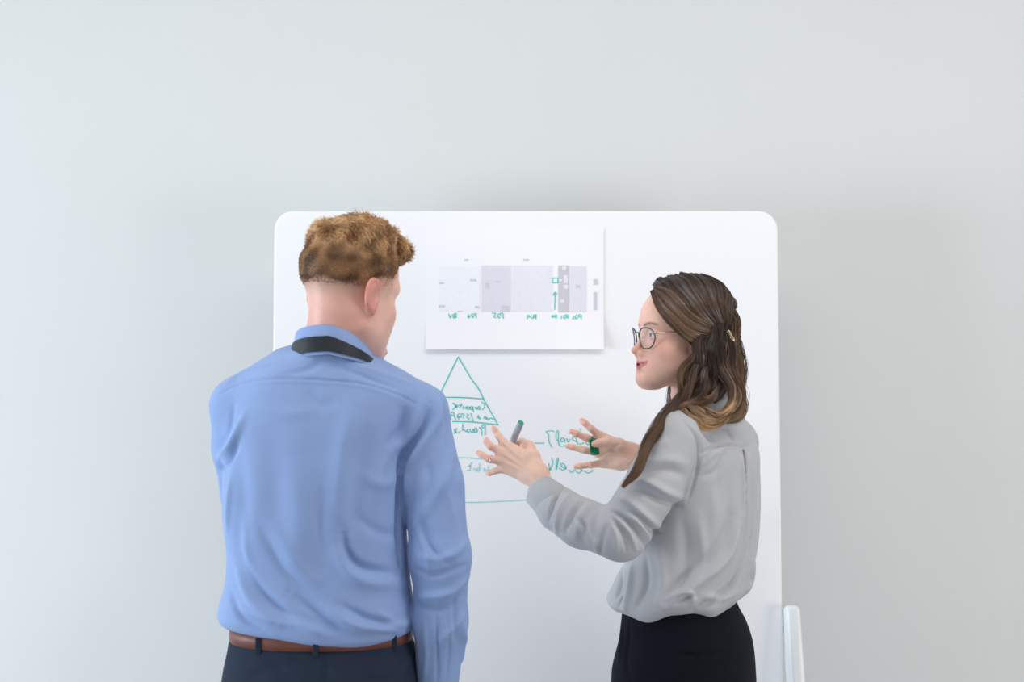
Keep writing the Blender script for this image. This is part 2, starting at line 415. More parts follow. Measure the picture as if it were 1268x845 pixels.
L2 = [B((240, 390), (270, 300), (300, 300), (340, 430)), B((230, 335), (320, 360)), B((400, 420), (375, 370), (390, 325), (440, 325), (430, 375), (390, 370)),
      B((440, 325), (470, 320), (485, 345), (470, 400)), B((530, 320), (560, 340), (535, 370), (560, 410), (590, 400)), B((600, 310), (650, 460)),
      B((720, 350), (730, 400)), B((740, 340), (745, 400), (780, 405)), B((760, 380), (760, 408)), B((830, 410), (850, 360), (880, 430)), B((880, 380), (910, 430), (930, 390)), B((940, 405), (970, 400), (1005, 430))]
L3 = [B((855, 690), (855, 520)), B((855, 530), (815, 510), (795, 540), (830, 565), (855, 555)), B((750, 550), (790, 610), (800, 700)), B((800, 590), (770, 570)), B((710, 580), (715, 640), (670, 630), (675, 575), (710, 580)),
      B((640, 580), (650, 640), (600, 630), (595, 580)), B((575, 590), (545, 590), (550, 640), (580, 640)), B((460, 490), (465, 590), (450, 600), (500, 610), (530, 640)), B((420, 620), (400, 650)), B((360, 570), (330, 640), (310, 670)), B((315, 580), (335, 640), (375, 640))]
writing('handwriting', L1, M['ink'], wb, 1.15, label='mirrored teal handwriting inside pyramid, upper line')
writing('handwriting', L2, M['ink'], wb, 1.15, label='mirrored teal handwriting inside pyramid, middle line')
writing('handwriting', L3, M['ink'], wb, 1.25, label='mirrored teal handwriting inside pyramid, lower line')
writing('handwriting', [D_((100, 145), (98, 260)), D_((285, 150), (255, 175), (255, 255), (205, 260)), D_((270, 195), (220, 200)), D_((300, 260), (320, 235), (350, 260), (330, 275)), D_((385, 160), (390, 270)), D_((385, 225), (355, 240), (370, 275), (390, 265)), D_((440, 230), (455, 250), (470, 230)), D_((515, 195), (510, 255), (470, 260), (440, 275))],
        M['ink2'], wb, 1.4, label='mirrored teal word in pyramid base')
writing('handwriting', [E((85, 290), (230, 290)), E((380, 120), (330, 105), (255, 120), (290, 160), (300, 270), (345, 355)), E((440, 260), (405, 230), (410, 120), (440, 120), (440, 290), (480, 335), (560, 320)),
        E((520, 215), (480, 215), (480, 265), (520, 260), (525, 220), (540, 280)), E((560, 220), (590, 280), (610, 225)), E((720, 270), (650, 240), (660, 195), (700, 210), (725, 295), (780, 300), (830, 280)), E((765, 70), (775, 110)), E((850, 190), (860, 300), (930, 310))], M['ink'], wb, 1.2, label='mirrored teal word with dash, upper right')
writing('handwriting', [E((340, 510), (355, 590), (310, 690)), E((295, 590), (310, 700)), E((250, 680), (340, 682)), E((430, 510), (410, 540), (405, 690), (440, 520)), E((450, 660), (500, 690), (555, 660), (515, 600), (480, 600), (490, 640), (560, 670)),
        E((590, 690), (640, 730), (680, 690), (700, 700), (740, 740), (790, 700), (770, 680)), E((820, 700), (870, 735), (930, 720), (945, 685))], M['ink'], wb, 1.2, label='mirrored teal word with arrow, lower right')

# ------------------------------------------------------------------ the printed sheet on the board
pap = empty('paper_sheet', tuple(on_board(637, 433, .002)), 'white printed paper sheet with pale grey pictures taped to the whiteboard', 'paper')
def paper_off(py):
    t = (py-283)/(433-283); return .0016+.0105*max(0, (t-.62)/.38)**2.2
nr = 40
rows_ = []
for i in range(nr+1):
    py = 283+150*i/nr
    rows_.append([on_board(x, py+(.8 if x < 600 else 0)*(1 if i == nr else 0)*0, paper_off(py)) for x in np.linspace(527.5, 747.5, 12)])
Fr = np.array(rows_).reshape(-1, 3); Bk = Fr+np.array([0, .0008, 0]); nn = len(Fr)
g = np.arange(nn).reshape(nr+1, 12)
q = np.stack([g[:-1, :-1], g[1:, :-1], g[1:, 1:], g[:-1, 1:]], -1).reshape(-1, 4)
side = []
per = list(g[0, :])+list(g[1:, -1])+list(g[-1, -2::-1])+list(g[-2:0:-1, 0])
for i in range(len(per)): a_, b_ = per[i], per[(i+1) % len(per)]; side.append([a_, b_, b_+nn, a_+nn])
mesh_obj('sheet', np.vstack([Fr, Bk]), [np.vstack([q, q[:, ::-1]+nn, side])], M['paper'], pap, smooth=False)
on_paper = lambda px, py, off=0.0: on_board(px, py, paper_off(py)+off)
def panel(x0, y0, x1, y1, c, name='printed_picture', off=.0005, idx=[0]):
    idx[0] += 1
    ys = np.linspace(y0, y1, 9); V = []
    for y in ys:
        for o_ in (off, off-.0004):
            V += [on_paper(x0, y, o_), on_paper(x1, y, o_)]
    V = np.array(V); f = []
    for i in range(8):
        b = i*4; f += [[b, b+4, b+5, b+1], [b+2, b+3, b+7, b+6], [b, b+2, b+6, b+4], [b+1, b+5, b+7, b+3]]
    f += [[0, 1, 3, 2], [32, 34, 35, 33]]
    return mesh_obj(name, V, np.array(f), prt(idx[0], c), pap, smooth=False)
lav = lin(226, 226, 236)
panel(543, 330, 594, 386, lin(242, 243, 248)); panel(596, 329, 632.5, 386.5, lin(224, 223, 233)); panel(634, 329, 684, 386.5, lin(233, 232, 241))
panel(691, 329, 705, 387, lin(205, 203, 211)); panel(706, 330, 726, 387, lin(228, 227, 236))
for a in ((600, 351, 606, 357), (588, 379, 593, 382), (614, 348, 620, 350), (713, 353, 718, 357), (543, 378, 551, 381), (544, 350, 550, 352), (621, 379, 631, 386), (575, 321, 580, 323), (582, 346, 590, 349), (735, 346, 740, 353), (735, 362, 739, 384), (566, 385, 572, 386.5), (648, 321, 655, 323)):
    panel(*a, lin(208, 209, 216), 'printed_mark', .0009)
for a in ((696, 330, 701, 335), (698, 341, 703, 351), (698, 353, 703, 358), (694, 371, 699, 375), (692, 346, 696, 349)):
    panel(*a, lin(232, 230, 238), 'printed_mark', .0009)
G = lambda *p: z_(640, 335, 12.68, p)
H_ = lambda *p: z_(545, 380, 12.68, p)
writing('drawn_square', [G((560, 122), (645, 122)), G((645, 122), (645, 198)), G((645, 198), (560, 198)), G((560, 198), (560, 122))], M['ink'], pap, 1.3, on_paper, 'small teal square outline beside dark grey strip')
writing('drawn_arrow', [G((595, 620), (600, 350)), G((570, 395), (600, 345), (628, 385))], M['ink'], pap, 1.3, on_paper, 'small teal upward arrow')
cap_s = [[H_((130, 110), (160, 180), (175, 120)), H_((200, 120), (210, 180), (240, 160), (200, 150)), H_((250, 180), (250, 110), (220, 115), (240, 145))],
    [H_((430, 150), (450, 180), (465, 150), (430, 160), (450, 120)), H_((520, 110), (490, 130), (510, 175), (525, 150)), H_((565, 185), (565, 110), (535, 115), (545, 145), (565, 145))],
    [H_((810, 100), (870, 110), (840, 160), (880, 175)), H_((940, 110), (905, 130), (920, 180), (945, 160)), H_((990, 190), (985, 105), (945, 110), (955, 145), (985, 145))],
    [G((160, 770), (165, 710), (200, 720), (170, 745)), G((240, 700), (215, 730), (245, 760), (255, 730)), G((300, 770), (300, 700), (265, 710), (270, 740), (300, 740))],
    [G((545, 750), (555, 705), (575, 740), (590, 705)), G((620, 760), (620, 700), (595, 710), (600, 735), (620, 735))],
    [G((690, 710), (705, 735), (690, 765)), G((765, 700), (735, 720), (745, 765), (765, 740)), G((795, 765), (795, 700), (770, 705), (775, 735), (795, 735))],
    [G((880, 710), (890, 735), (875, 765), (900, 765)), G((950, 700), (915, 725), (930, 765), (955, 740)), G((1010, 770), (1010, 700), (970, 705), (975, 735), (1010, 735))]]
for s in cap_s: writing('handwritten_caption', s, M['ink'], pap, 1.15, on_paper)

# ------------------------------------------------------------------ people: shared anatomy
SKIN_M = dict(base=lin(222, 180, 164), red=lin(202, 126, 114), lip=lin(190, 104, 100), brow=lin(170, 120, 85))
SKIN_W = dict(base=lin(234, 188, 168), red=lin(220, 142, 128), lip=lin(196, 100, 100), brow=lin(105, 76, 60))
HAND_W = dict(base=lin(243, 205, 184), red=lin(228, 158, 142))
class Head:
    """origin between the ears at eye height; local x right, y forward, z up"""
    def __init__(s, origin, fwd_yaw, pitch=0, roll=0, size=1.0, male=False):
        f = np.array([math.cos(fwd_yaw), math.sin(fwd_yaw), 0]); u = np.array([0, 0, 1.]); r = np.cross(f, u)
        cp, sp = math.cos(pitch), math.sin(pitch)
        f2 = f*cp+u*sp; u2 = u*cp-f*sp
        cr, sr = math.cos(roll), math.sin(roll)
        r2 = r*cr+u2*sr; u3 = u2*cr-r*sr
        s.M = np.stack([r2, f2, u3]); s.o = np.asarray(origin, float); s.s = size; s.male = male
        k = 1.0 if male else 0.0
        fo = .012*(1-k); ch = .008*(1-k)
        rows = [(.085, -.008, .045, .055, .060-fo*.3), (.06, .012-fo*.4, .066, .060, .066-fo*.6), (.03, .02, .068, .055, .066-fo*.5), (.0, .02, .0675, .045, .063-fo*.4),
                (-.03, .025, .065+.002*k, .035, .060), (-.055, .032, .058+.004*k, .036, .053-.004*k), (-.08+ch*.5, .042-.004*k, .048+.006*k, .034, .042), (-.1+ch, .055-.006*k, .034+.006*k, .028, .030), (-.117+ch, .063-.006*k, .016+.004*k, .016, .014)]
        s.ch = ch
        s.loft = Loft([(z, 0, y, a, b, f_) for z, y, a, b, f_ in rows], (1, 0), 2.15)
    def loc(s, p): return ((p-s.o)@s.M.T)/s.s
    def wld(s, q): return s.o+(np.asarray(q)*s.s)@s.M
    def base(s, q):
        q = np.asarray(q, np.float32)
        d = ell(q, (0, -.014, .035), (.0755, .094, .0775)) if not s.male else ell(q, (0, -.007, .035), (.0755, .085, .0775))
        return smin(d, s.loft(q), .03)
    def local(s, q):
        q = np.asarray(q, np.float32)
        d = s.base(q); ax = q.copy(); ax[:, 0] = np.abs(q[:, 0]); m = s.male
        d = smin(d, cap(ax, (0, .077 if m else .071, .016 if not m else .013), (.04, .068 if m else .062, .014), .009+.004*m, .007+.004*m), .02)
        d = smin(d, ell(ax, (.044, .050, -.034), (.022, .020, .02)), .025)
        d = smin(d, ell(ax, (.038, .036, -.066), (.022, .026, .026)), .03)
        d = smin(d, cap(q, (0, .05, -.100+s.ch*1.2), (0, .0, -.085+s.ch), .022, .03), .02)
        d = smin(d, cap(ax, (.053+.005*m, .002, -.062+s.ch*.5), (.018, .068-.008*m, -.104+s.ch), .012, .011), .03)
        d = smin(d, ell(q, (0, .0775-.006*m, -.105+s.ch), (.021, .0145, .0130)), .02)
        d = smax(d, -ell(ax, (.033, .098, -.003), (.021, .024, .0125)), .014)
        # eyes with lids
        lid = np.sqrt(((ax-np.array([.0315, .0685, -.003], np.float32))**2).sum(1))
        zz = q[:, 2]+.0035; slit = np.abs(zz)-.0034*np.clip(1-((ax[:, 0]-.0315)/.0145)**2, 0, 1)
        lids = smax(lid-.0139, -np.maximum(slit, -(q[:, 1]-.073)), .001)
        d = smin(d, lids, .004); d = np.minimum(d, lid-.0126)
        # nose
        ns = cap(q, (0, .075, .006), (0, .0965, -.033), .0060, .0075); ns = smin(ns, ell(q, (0, .1005, -.0365), (.0085, .0085, .0075)), .008)
        ns = smin(ns, ell(ax, (.0115, .0895, -.0415), (.0065, .0095, .0068)), .006)
        d = smin(d, ns, .012)
        d = smax(d, -ell(ax, (.006, .093, -.0485), (.0032, .0055, .0035)), .003)
        # mouth: muzzle, lips, slightly open smile
        d = smin(d, ell(q, (0, .071, -.066), (.031, .0195, .024)), .02)
        cx_ = np.clip(ax[:, 0]/.029, 0, 1); ly = .0895-.006*m-.024*cx_**2; lz = -.0655+.0065*cx_**2
        dl = np.sqrt((q[:, 1]-ly)**2+(q[:, 2]-(lz+.0045*(1-cx_)))**2+np.maximum(ax[:, 0]-.029, 0)**2)-(.0058-.0032*cx_)
        du = np.sqrt((q[:, 1]-ly+.001)**2+(q[:, 2]-(lz-.0062*(1-cx_)))**2+np.maximum(ax[:, 0]-.029, 0)**2)-(.0072-.0044*cx_)
        d = smin(d, np.minimum(dl, du), .005)
        if not m: d = smax(d, -ell(q, (0, .0955, -.0815), (.022, .0085, .0055)), .008)
        gap = np.sqrt((q[:, 1]-ly-.004)**2/6+(q[:, 2]-lz+.0005)**2+np.maximum(ax[:, 0]-.028, 0)**2)-(.0029-.0012*cx_)
        d = smax(d, -gap, .0015)
        # ear: flat shell turned outward, hollow at the front, rolled rim
        ea = math.radians(28); R = np.array([[math.cos(ea), math.sin(ea), 0], [-math.sin(ea), math.cos(ea), 0], [0, 0, 1]]).T
        ax = ax-np.array([0, .007, 0], np.float32) if m else ax+np.array([.009, 0, 0], np.float32)
        er = smin(ell(ax, (.080, -.014, -.008), (.0055, .0185, .027), R), ell(ax, (.075, -.004, -.031), (.0055, .0095, .0125), R), .01)
        er = smax(er, -ell(ax, (.0835, -.007, -.012), (.005, .010, .016), R), .005)
        th = np.linspace(-.6, 3.9, 14); rim = None
        rp = lambda t: np.array([.081+.008*math.cos(t)*-1, -.013+.0178*math.cos(t), -.007+.027*math.sin(t)])
        for i in range(13):
            e = cap(ax, rp(th[i]), rp(th[i+1]), .0034, .0034); rim = e if rim is None else np.minimum(rim, e)
        er = smin(er, rim, .004)
        return smin(d, er, .006)
    def colors(s, V, tone, stub=None):
        q = s.loc(V); c = np.tile(tone['base'], (len(q), 1)); ax = np.abs(q[:, 0])
        def mixin(wt, col):
            nonlocal c; c = c*(1-wt[:, None])+np.asarray(col)*wt[:, None]
        g = lambda p, r: np.exp(-(((np.stack([ax, q[:, 1], q[:, 2]], 1)-np.array(p))/np.array(r))**2).sum(1))
        mixin(.4*g((.045, .06, -.035), (.03, .04, .025)), tone['red']); mixin(.6*g((0, .105, -.038), (.018, .02, .014)), tone['red'])
        ear = sstep(.0735, .080, ax)*(np.abs(q[:, 2]+.01) < .045)*(q[:, 1] < .03); mixin(.75*ear, tone['red'])
        cx_ = np.clip(ax/.029, 0, 1); lz = -.0655+.0065*cx_**2
        lip = np.exp(-(((q[:, 2]-lz+.001)/(.0100*(1-.6*cx_)))**4))*(ax < .030)*sstep(.066, .073, q[:, 1]); mixin(.95*lip, tone['lip'])
        teeth = (np.abs(q[:, 2]-lz) < .003)*(ax < .024)*(q[:, 1] < .0895-.024*cx_**2+.0015)*(q[:, 1] > .06); mixin(.8*teeth.astype(float), lin(225, 215, 205))
        lidr = np.sqrt((ax-.0315)**2+(q[:, 1]-.0685)**2+(q[:, 2]+.003)**2)
        eye = ((lidr < .0132) & (q[:, 1] > .074) & (np.abs(q[:, 2]+.0035) < .0036)).astype(float)
        mixin(eye, lin(225, 220, 218)); mixin(eye*((ax-.0315)**2+(q[:, 2]+.0035)**2 < .0055**2), lin(60, 50, 45))
        lash = np.exp(-((q[:, 2]+.0003-.0+.0)/.0012)**2)*np.exp(-((ax-.0325)/.0125)**4)*(q[:, 1] > .07); mixin(.7*lash*(lidr < .0152), lin(45, 33, 30))
        bz = .0165+.004*np.sin(np.clip((ax-.012)/.04, 0, 1)*3.0); br = np.exp(-((q[:, 2]-bz)/.0032)**2)*sstep(.008, .014, ax)*(1-sstep(.046, .056, ax))*(q[:, 1] > .04); mixin(.9*br, tone['brow'])
        if stub is not None: mixin(*stub(q))
        return c
def hand_sdf(parts, k=.006):
    """parts: list of (points, radii); the first group is the palm fan"""
    def f(p):
        d = None
        for pts, rad, kk in parts:
            e = chain(p, pts, rad, .004)
            d = e if d is None else smin(d, e, kk)
        return d
    allp = np.vstack([np.array(a[0]) for a in parts]); return f, allp.min(0)-.03, allp.max(0)+.03
def hand_colors(V, tips, tone):
    c = np.tile(tone['base'], (len(V), 1)); w_ = np.zeros(len(V))
    for t in tips: w_ = np.maximum(w_, np.exp(-((V-t)**2).sum(1)/.014**2))
    return c*(1-.6*w_[:, None])+tone['red']*.6*w_[:, None]
def flat_tone(V, tone): return np.tile(tone['base'], (len(V), 1))
def shoe(x, y, yaw, ln=.27, heel=.02):
    f = np.array([math.cos(yaw), math.sin(yaw), 0]); o = np.array([x, y, 0])
    a, b = o-f*ln*.32+[0, 0, .045], o+f*ln*.58+[0, 0, .035]
    def s(p):
        d = smin(cap(p, a, b, .042, .036), cap(p, o-f*.05+[0, 0, .06], o-f*.06+[0, 0, .11], .045, .042), .04)
        return smax(d, -p[:, 2]+.002, .006)
    return poly(s, np.minimum(a, b)-.09, np.maximum(a, b)+[.09, .09, .14], .005)

# ------------------------------------------------------------------ the man in the blue shirt
MY = 2.66; SM = F/MY
def mz(py): return CZ-(py-CY)/F*np.interp(py, [690, 775], [MY, 2.562])   # low rows are seen on the nearer back surface
def mx(px): return (px-CX)/SM
man = empty('person', (mx(400), MY, 0), 'person with short ginger hair in light blue shirt seen from behind', 'person')
hm = Head(P(431, 362, MY), math.radians(43), math.radians(-9), 0, 1.03, True)
rows = []
for py, l, r, b in ((432, 366, 454, .071), (440, 352, 463, .076), (450, 332, 477, .080), (460, 312, 495, .086), (480, 290, 520, .097), (505, 283, 520, .110), (560, 279, 510, .122), (630, 277, 504, .126), (700, 283, 507, .120), (735, 280, 510, .122), (765, 274, 513, .128), (780, 274, 513, .128), (790, 281, 510, .121), (797, 296, 500, .10)):
    rows.append((mz(py), mx((l+r)/2), MY, (r-l)/2/SM, b, b))
tors = Loft(rows, (1, 0), 2.35)
aR = [P(520, 512, 2.65), P(536, 600, 2.635), P(545, 690, 2.62), P(545, 770, 2.63), P(541, 850, 2.65)]; rR = [.052, .0575, .0545, .047, .0385]
aL = [P(296, 502, 2.67), P(301, 555, 2.70), P(308, 612, 2.76)]; rL = [.0545, .055, .052]
aL2 = [P(308, 612, 2.76), P(380, 560, 2.86), P(440, 490, 2.845)]; rL2 = [.052, .045, .036]
def shirt_m(p):
    q = p.copy(); q[:, 2] += .0105*np.cos(np.clip((p[:, 0]-mx(438))/.13, -1.6, 1.6)*1.6)*sstep(1.14, 1.06, p[:, 2])
    d = tors(q)
    sh = smin(cap(p, P(352, 452, 2.66), aL[0], .03, .05), cap(p, P(458, 467, 2.66), aR[0], .03, .048), .02)
    d = smin(d, sh, .035)
    d = smin(d, cap(p, aR[0], aR[1], rR[0], rR[1]), .022)
    d = smin(d, chain(p, aR[1:], rR[1:], .02), .008)
    d = smin(d, chain(p, aL, rL, .02), .014)
    return smin(d, chain(p, aL2, rL2, .02), .01)
V, Fq = poly(shirt_m, (-.62, 2.45, .93), (-.04, 2.97, 1.63), .003)
nz1, nz2 = Noise(3, 22, 16, (1, 1, .6)), Noise(5, 60, 16, (1, 1, .7))
N = vnormals(V, Fq); V = V+N*(nz1(V)*.0016+nz2(V)*.0005)[:, None]
V = folds(V, Fq, [(a, b, c*1.5) for a, b, c in [
    ([(262, 494), (300, 475), (345, 469), (400, 471), (450, 476), (495, 490), (522, 506)], .0028, -.0026),
    ([(300, 478), (345, 472), (400, 474), (450, 479), (495, 493)], .004, .0014),
    ([(547, 488), (541, 520), (524, 550), (506, 585), (500, 620)], .011, .008),
    ([(520, 490), (514, 520), (500, 545), (486, 560)], .012, .006),
    ([(532, 500), (524, 530), (508, 556), (497, 580)], .007, -.008),
    ([(500, 500), (497, 530), (484, 548)], .009, -.006),
    ([(498, 560), (495, 600), (493, 650), (496, 700)], .007, -.010),
    ([(562, 555), (552, 590), (535, 620), (515, 650)], .012, .005),
    ([(440, 500), (426, 550), (420, 600), (416, 650)], .018, .005),
    ([(460, 520), (448, 570), (440, 620), (436, 670)], .018, -.005),
    ([(424, 655), (428, 682), (446, 702), (490, 711)], .008, -.0075),
    ([(418, 670), (424, 700), (450, 720), (500, 724)], .012, .006),
    ([(292, 700), (312, 745), (345, 772)], .010, .006), ([(302, 690), (330, 740), (370, 765), (410, 778)], .009, -.006),
    ([(284, 730), (300, 765), (330, 782)], .008, -.005),
    ([(360, 735), (395, 762), (425, 784)], .010, -.006), ([(345, 745), (375, 772), (400, 786)], .010, .005),
    ([(400, 752), (440, 775), (500, 782)], .008, .006), ([(420, 748), (460, 768), (505, 770)], .007, -.005), ([(470, 762), (492, 772), (510, 770)], .008, .006),
    ([(302, 515), (288, 550), (268, 572)], .009, .008), ([(296, 545), (284, 570), (272, 585)], .007, -.006), ([(290, 500), (284, 530), (274, 556)], .008, -.004),
    ([(285, 590), (283, 625), (281, 660)], .008, .004), ([(296, 560), (300, 620), (298, 690)], .02, -.004),
    ([(425, 446), (470, 462), (515, 478)], .006, .003), ([(415, 452), (455, 468), (500, 484)], .006, -.003),
    ([(400, 446), (380, 458), (350, 464)], .007, -.003), ([(345, 448), (305, 460), (275, 478)], .008, .003), ([(380, 480), (395, 500), (420, 498)], .012, -.003),
    ([(560, 530), (570, 580), (574, 640)], .012, .003), ([(520, 640), (535, 680), (560, 700)], .008, -.005), ([(580, 670), (555, 690), (520, 690)], .008, .005),
    ([(515, 705), (540, 712), (578, 700)], .006, -.005), ([(580, 715), (555, 735), (520, 740)], .008, .006), ([(578, 735), (550, 752), (520, 752)], .006, -.005),
    ([(580, 755), (560, 780), (540, 800)], .008, .004), ([(540, 755), (542, 800), (541, 850)], .003, -.003), ([(572, 770), (576, 800), (570, 820)], .008, .004), ([(553, 760), (556, 800), (552, 845)], .004, -.002),
    ([(330, 520), (340, 600), (330, 680)], .03, -.004), ([(360, 560), (370, 640), (360, 720)], .025, .004),
    ([(310, 500), (350, 512), (400, 508)], .012, .002), ([(330, 640), (370, 700), (400, 730)], .012, .003), ([(318, 650), (352, 706), (380, 735)], .010, -.003),
    ([(440, 640), (470, 660), (492, 662)], .010, -.003), ([(450, 590), (475, 600), (494, 590)], .012, .003), ([(480, 560), (470, 590), (468, 630)], .010, .003),
    ([(400, 600), (395, 650), (402, 700)], .010, -.003), ([(528, 570), (534, 600), (530, 640)], .008, -.003), ([(552, 600), (562, 640), (566, 680)], .008, .003),
    ([(518, 660), (530, 690), (528, 720)], .006, .003), ([(525, 770), (528, 810), (524, 845)], .005, .003), ([(566, 730), (562, 770), (566, 800)], .006, -.003), ([(546, 500), (556, 540), (552, 575)], .007, -.003),
    ([(290, 750), (330, 768), (370, 776)], .006, .003), ([(430, 790), (460, 786), (500, 788)], .005, -.002), ([(300, 640), (306, 690), (322, 730)], .010, .003)]])
mesh_obj('shirt', V, Fq, M['blue'], man)
# trousers, belt
tr_rows = []
for py, l, r, b in ((797, 289, 509, .113), (801, 287, 510, .116), (820, 283, 515, .125), (845, 278, 519, .137), (890, 275, 523, .14), (935, 280, 520, .12)):
    tr_rows.append((mz(py), mx((l+r)/2), MY, (r-l)/2/SM, b, b*.95))
trl = Loft(tr_rows, (1, 0), 2.35); mcx = mx(400)
def trous_m(p):
    d = trl(p)
    for sx in (-1, 1):
        d = smin(d, chain(p, [(mcx+sx*.088, MY, .87), (mcx+sx*.10, MY+.01, .5), (mcx+sx*.105, MY, .06)], [.085, .065, .052]), .02)
    return d
V, Fq = poly(trous_m, (mcx-.24, MY-.2, .02), (mcx+.24, MY+.2, mz(794)), .005)
V = folds(V, Fq, [([(290, 806), (400, 809), (508, 806)], .003, -.002), ([(300, 845), (330, 830), (360, 828)], .01, -.003), ([(512, 812), (500, 830), (495, 850)], .008, .004), ([(440, 838), (470, 842), (500, 836)], .003, -.003), ([(402, 804), (403, 830), (402, 850)], .004, -.003)])
trs = mesh_obj('trousers', V, Fq, M['navy'], man)
def loop_of(loft, z, off, dip=0):
    def fn(t):
        zz = z(t) if callable(z) else z
        x, y, a, bb, bf = [float(v) for v in loft.sec(zz)]
        c, s_ = math.cos(t), math.sin(t); e = 2/loft.n; b = bf if s_ > 0 else bb
        u = math.copysign(abs(c)**e, c)*(a+off); v = math.copysign(abs(s_)**e, s_)*(b+off)
        o = loft.R*c+loft.Fw*s_
        return np.array([x+loft.R[0]*u+loft.Fw[0]*v, y+loft.R[1]*u+loft.Fw[1]*v, zz]), np.array([o[0], o[1], 0])
    return fn
belt_l = Loft([(mz(806), mx(398.5), MY, .1675, .1165, .112), (mz(786), mx(398.5), MY, .1675, .1165, .112)], (1, 0), 2.35)
mesh_obj('belt', *band(loop_of(belt_l, mz(804.5), -.001), loop_of(belt_l, mz(786), -.001), .0035), M['leather'], man)
for px in (332, 402, 492):
    x = mx(px); u = abs(x-mx(398.5))/.1665; v = (1-u**2.35)**(1/2.35)*.1165
    o = mesh_obj('belt_loop', *box((x-.005, MY-v-.0075, mz(810)), (x+.005, MY-v+.003, mz(790))), M['navy'], man, smooth=False); bevel(o, .0015); sub(o, trs)
# collar + lanyard
cc = np.array([mx(413), MY])
def col_ring(t, f):      # f 0 top .. 1 bottom
    c, s_ = math.cos(t), math.sin(t); a = .0655+.0145*f; b = .060+.014*f
    fr = (1+s_)/2
    top = 1.629-.055*fr**1.4-.018*max(c, 0)-.002*max(-c, 0); bot = 1.571-.045*fr**1.4-.018*max(c, 0)-.004*max(-c, 0)
    y0 = MY-.012
    return np.array([cc[0]+a*c+.004*f, y0+b*s_, top*(1-f)+bot*f]), np.array([c, s_, .25])
V, Fq = band(lambda t: col_ring(t, .92), lambda t: col_ring(t, 0), .0035, 120)
o = mesh_obj('collar', V, Fq, M['blue'], man, smooth=False)
V, Fq = band(lambda t: (col_ring(t, .84)[0]+col_ring(t, .84)[1]*.0045, col_ring(t, 0)[1]), lambda t: (col_ring(t, .36+.28*max(math.cos(t), 0)**1.5)[0]+col_ring(t, .36)[1]*.0045, col_ring(t, 0)[1]), .0018, 90)
lan = mesh_obj('lanyard', V, Fq, M['ribbon'], man, smooth=False)
# head, neck and hidden body as one skin mesh
nk = [P(419, 385, 2.635), P(410, 440, 2.65), P(409, 480, 2.66)]
def head_m(p):
    d = hm.local(hm.loc(p))*hm.s
    d = smin(d, chain(p, nk, [.0535, .053, .050], .02), .03)
    return d
HV, HF = poly(head_m, P(335, 490, 2.50)*[1, 0, 1]+[0, 2.50, 0], P(520, 275, 2.80)*[1, 0, 1]+[0, 2.82, 0], .0019)
def stub_m(q):
    n_ = Noise(9, 90, 12)(q)*.008
    back = q[:, 1]-.02*0
    hl = np.where(q[:, 1] < .02, -.055, -.055+(q[:, 1]-.02)*1.1)      # nape / sideburn line
    wt = sstep(-.03, .04, q[:, 2]+.02*sstep(.03, -.04, q[:, 1])+n_-.25*np.clip(q[:, 1]-.02, 0, 1))*(1-sstep(.035, .06, q[:, 1]-.8*np.clip(q[:, 2]-.03, 0, .04)))
    wt = wt*(1-(np.abs(q[:, 0]) > .0785)*(q[:, 2] < .03))
    return .55*wt, lin(140, 102, 74)
HC = hm.colors(HV, SKIN_M, stub_m)
# nape a little redder, fingers resting under the chin
qn = hm.loc(HV); wn = (sstep(.02, -.06, qn[:, 2])*sstep(.05, -.02, qn[:, 1]))[:, None]*.35; HC = HC*(1-wn)+SKIN_M['red']*wn
wr = P(440, 488, 2.84)
hand_l = [([wr, P(446, 462, 2.80)], [.024, .026], .01), ([P(446, 462, 2.80), P(452, 448, 2.775), P(466, 444, 2.735), P(475, 436, 2.715)], [.013, .0095, .009, .0078], .008),
          ([P(440, 462, 2.80), P(444, 452, 2.775), P(456, 452, 2.75), P(462, 450, 2.735)], [.013, .0095, .009, .008], .008), ([P(448, 470, 2.80), P(452, 464, 2.77), P(459, 461, 2.755), P(457, 460, 2.76)], [.012, .0095, .009, .008], .008),
          ([P(450, 478, 2.81), P(453, 473, 2.78), P(458, 470, 2.765)], [.011, .009, .008], .008), ([wr, P(430, 468, 2.80), P(428, 452, 2.78)], [.016, .012, .009], .012)]
f, lo, hi = hand_sdf(hand_l); V1, F1 = poly(f, lo, hi, .0016); C1 = hand_colors(V1, [P(475.5, 435.5, 2.725)], SKIN_M)
w0 = P(541, 850, 2.65); hd = lambda x, y, z: w0+np.array([x, y, z])
hand_r = [([w0+[0, 0, .03], hd(0, .005, -.03)], [.024, .022], .01), ([hd(0, .0, -.02), hd(.002, -.02, -.085)], [.018, .012], .015), ([hd(0, .01, -.02), hd(.002, .015, -.09)], [.018, .012], .015)]
for i, (yy, ln) in enumerate(((.028, .07), (.010, .08), (-.008, .075), (-.025, .058))):
    hand_r.append(([hd(.0, yy, -.085), hd(.002, yy*1.05, -.085-ln*.45), hd(-.008, yy*1.05, -.085-ln*.78), hd(-.02, yy, -.085-ln)], [.0105, .009, .008, .0072], .006))
hand_r.append(([hd(-.005, .02, -.02), hd(-.015, .04, -.055), hd(-.022, .045, -.09)], [.014, .010, .008], .012))
f, lo, hi = hand_sdf(hand_r); V2, F2 = poly(f, lo, hi, .003); C2 = flat_tone(V2, SKIN_M)
V3, F3 = poly(lambda p: smin(np.minimum(shirt_m(p), trous_m(p))+.022, chain(p, [P(411, 470, 2.665), P(400, 520, 2.66)], [.05, .05]), .02), (mcx-.3, 2.46, .03), (mcx+.34, 2.95, 1.60), .009); C3 = flat_tone(V3, SKIN_M)
V, Fc, K = merge([(HV, HF, HC), (V1, F1, C1), (V2, F2, C2), (V3, F3, C3)])
mesh_obj('body', V, Fc, M['skin'], man, K)
